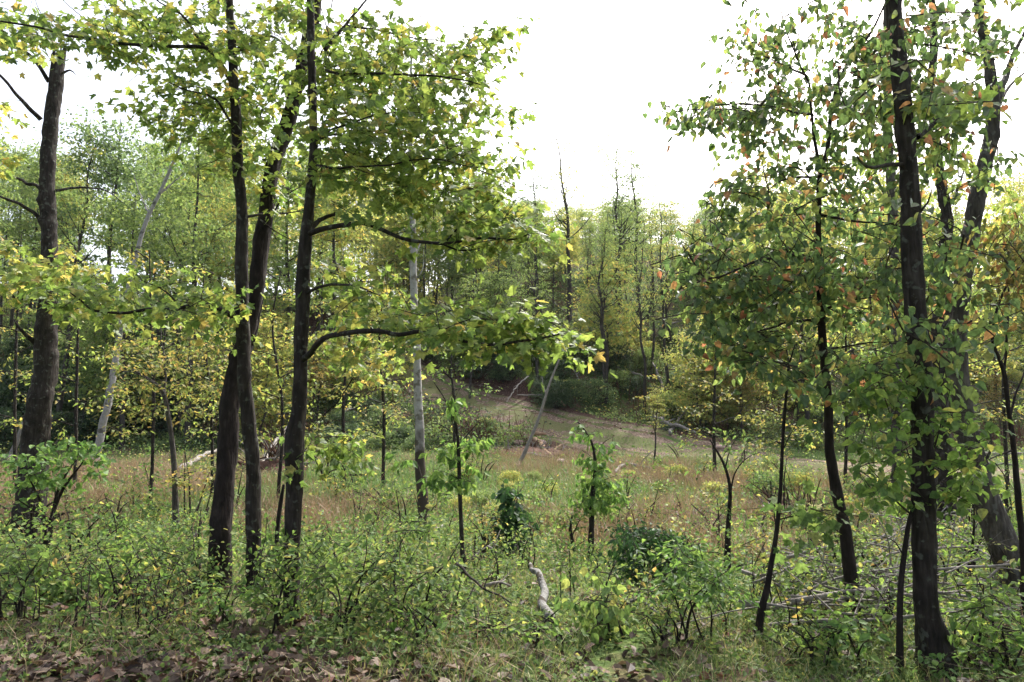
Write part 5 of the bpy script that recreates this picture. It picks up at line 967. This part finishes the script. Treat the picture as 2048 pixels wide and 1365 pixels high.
weeds('verge_weeds', 'low small leaved weeds carpeting the near verge', 80000, 3.2, 9, .13, .034, 'shrub', 4, wd(61, 1.5, .33, .55), near=1.1)
weeds('near_undergrowth', 'shin high mixed undergrowth beyond the verge', 56000, 5.6, 14, .48, .045, 'shrub', 5, wd(62, .9, .32, .48))
weeds('yellow_undergrowth', 'yellow green undergrowth mixed through the shrubs', 26000, 5.8, 17, .5, .048, 'spice', 6, wd(63, .8, .38, .54))
weeds('meadow_weeds', 'knee high weeds spread over the damp meadow', 46000, 10, 36, .8, .09, 'shrub', 7, wd(64, .5, .40, .55), 'quad', clump=.6)
weeds('pale_meadow_weeds', 'pale yellowish weeds in the meadow', 14000, 10, 38, .8, .085, 'hill_yellow', 8, wd(65, .45, .46, .58), 'quad', clump=.6)
weeds('hillside_undergrowth', 'mixed leafy undergrowth covering the hill', 130000, 37, 84, 1.3, .17, 'hill_green', 9, lambda x, y, px, py: sst(.36, .52, fbm(x * .3, y * .3, 66)) * (road_dist(x, y)[0] > 2.4) * (y > toe_line(x)), 'quad', 1.7, 1.2, .5)
weeds('dusky_undergrowth', 'dusky green undergrowth in hollows of the hill', 90000, 37, 84, 1.3, .17, 'dark_shrub', 10, lambda x, y, px, py: sst(.40, .54, fbm(x * .3 + 7, y * .3, 67)) * (road_dist(x, y)[0] > 2.3) * (y > toe_line(x)), 'quad', 1.8, 1.2, .5)
weeds('yellow_hill_undergrowth', 'yellowing undergrowth on the hill', 40000, 37, 84, 1.7, .16, 'hill_yellow', 11, lambda x, y, px, py: sst(.46, .6, fbm(x * .3 + 17, y * .3, 68)) * (road_dist(x, y)[0] > 2.8) * (y > toe_line(x) + .5), 'quad', 1.6, 1.2, .5)
# brown bramble canes on the hill
p, rs = scatter(11000, 38, 80, lambda x, y, px, py: np.clip(sst(.44, .58, fbm(x * .25, y * .25, 70)) * .8 + ell(px, py, 1060, 610, 130, 60), 0, 1) * (road_dist(x, y)[0] > 2.4), seed=14, near=1.5); g = Geo()
for q in p:
    v = np.array([rs.normal(0, .7), rs.normal(0, .7), 0]); h = rs.uniform(.5, 1.7)
    tube(g, np.array([[*q, .016], [*(q + v * .5 + [0, 0, h]), .012], [*(q + v * 1.4 + [0, 0, h * rs.uniform(.3, 1.1)]), .005]]), 3, cap=False)
o = g.build('bramble_thicket', M['bramble'], kind='stuff'); tag(o, 'reddish brown bramble canes tangled over the hillside', 'brambles')
# fallen leaves: litter everywhere, the large ones in front one by one
def litter(n, y0, y1, dens, size, seed, near=1.0):
    p, rs = scatter(n, y0, y1, dens, 1.12, seed, near); k = len(p); p = p.copy(); p[:, 2] += rs.uniform(.008, .05, k)
    return p, rs.normal(0, 1, (k, 3)) * [1, 1, .22], np.array([0, 0, 1.]) + rs.normal(0, .38, (k, 3)), size * rs.uniform(.6, 1.3, k), rs
g = Geo()
p, d, u_, s, rs = litter(24000, 3.1, 12, lambda x, y, px, py: np.clip(.22 + ell(px, py, 250, 1390, 600, 110) + .3 * ell(px, py, 900, 1400, 500, 50), 0, 1), .075, 20, 1.2); put_leaves(g, 'ovate', p, d, u_, s, rs, .35, .5, 1.6)
p, d, u_, s, rs = litter(26000, 10, 40, lambda x, y, px, py: sst(.42, .56, fbm(x * .6, y * .6, 75)), .09, 21); put_leaves(g, 'quad', p, d, u_, s, rs, .35, .4, 1.2)
p, d, u_, s, rs = litter(30000, 38, 70, lambda x, y, px, py: np.clip(.5 + 0 * x, 0, 1), .16, 22); put_leaves(g, 'quad', p, d, u_, s, rs, .35, .4, 1.2)
o = g.build('leaf_litter', M['dry'], kind='stuff'); tag(o, 'dry brown fallen leaves littering the woodland floor', 'leaf litter')
p, d, u_, s, rs = litter(1500, 3.6, 6.0, lambda x, y, px, py: np.clip(.05 + .9 * ell(px, py, 260, 1360, 520, 55), 0, 1) * (px > -20) * (px < 2068), .092, 23)
p, d, u_, s = p[:280], d[:280], u_[:280], s[:280]; p[:, 2] += .03
leaf_objects(terrain, 'oak', M['dry'], p[:200], d[:200], u_[:200], s[:200], 1.3); leaf_objects(terrain, 'maple', M['dry'], p[200:], d[200:], u_[200:], s[200:] * .9)
q = gp(720, 1300, .05); leaf_objects(terrain, 'maple', M['maple_yellow'], np.array([q]), np.array([[1., .3, .2]]), np.array([[0, -.9, .6]]), np.array([.13]))

# ------------------------------------------------------------------ thin milky air
hm = bpy.data.materials.new('haze_air'); hm.use_nodes = True; hn = hm.node_tree.nodes; hn.clear()
hv = hn.new('ShaderNodeVolumePrincipled'); hv.inputs['Color'].default_value = (0.92, 0.96, 1.0, 1); hv.inputs['Density'].default_value = HAZE; hv.inputs['Anisotropy'].default_value = 0.3
ho = hn.new('ShaderNodeOutputMaterial'); hm.node_tree.links.new(hv.outputs[0], ho.inputs['Volume'])
x0, x1, y0, y1, z0, z1 = -430, 430, -70, 720, -3.0, 62
g = Geo(); g.add([(x0, y0, z0), (x1, y0, z0), (x1, y1, z0), (x0, y1, z0), (x0, y0, z1), (x1, y0, z1), (x1, y1, z1), (x0, y1, z1)], np.array([[3, 2, 1, 0], [4, 5, 6, 7], [0, 1, 5, 4], [1, 2, 6, 5], [2, 3, 7, 6], [3, 0, 4, 7]]))
hz_o = g.build('haze', hm, kind='stuff'); tag(hz_o, 'thin pale haze hanging over the wooded hollow', 'haze')
# ------------------------------------------------------------------ labels: say which one, by the landmark it stands at and its order in depth
import re
bpy.context.view_layer.update()
LM = [(150, 'near the broken grey tree'), (285, 'near the pale leaning trunk'), (410, 'near the young bent beech'), (540, 'near the leaning black tree'), (670, 'near the swollen elbow maple'), (780, 'between elbow maple and white trunk'), (880, 'near the white barked trunk'),
      (985, 'near the thin sapling'), (1090, 'near the glossy bush and dead pole'), (1200, 'near the drooping meadow sapling'), (1310, 'near the dark bush'), (1430, 'near the ferny plant'), (1540, 'near the reddish grass sapling'), (1640, 'near the wavy thin stem'), (1760, 'near the curved dark tree'), (1830, 'near the thin grey trunk'), (1910, 'near the stout tree'), (9999, 'near the forked tree')]
ORD = ['nearest', 'second nearest', 'third nearest', 'fourth nearest', 'fifth nearest', 'sixth nearest', 'seventh nearest', 'eighth nearest', 'ninth nearest', 'tenth nearest', 'eleventh nearest', 'twelfth nearest', 'thirteenth nearest', 'fourteenth nearest', 'fifteenth nearest', 'sixteenth nearest', 'seventeenth nearest', 'eighteenth nearest', 'nineteenth nearest', 'twentieth nearest', 'twenty-first nearest', 'twenty-second nearest', 'twenty-third nearest', 'twenty-fourth nearest', 'twenty-fifth nearest', 'twenty-sixth nearest']
bins = {}
for o in list(COL.objects):
    if o.parent is None and o.get('group') and o.get('category'):
        base = re.split(r' (?:on|in|behind|at|among|around|under|below|dotting|lying|strewn|high|beside|crowding) ', o['label'])[0]
        p = o.matrix_world.translation; px, _ = proj(np.array(p)); lm = next(t for lim, t in LM if px < lim)
        bins.setdefault((base, lm), []).append(o)
for (base, lm), os_ in bins.items():
    os_.sort(key=lambda o: o.matrix_world.translation.y)
    hill = os_[0].matrix_world.translation.y > 33
    for k, o in enumerate(os_):
        pl = ('up the hill ' if 'hill' in o['group'] or 'road' in o['group'] else '') 
        o['label'] = base + ' ' + lm + ('' if len(os_) == 1 else ', ' + (ORD[k] if k < 26 else 'far back'))
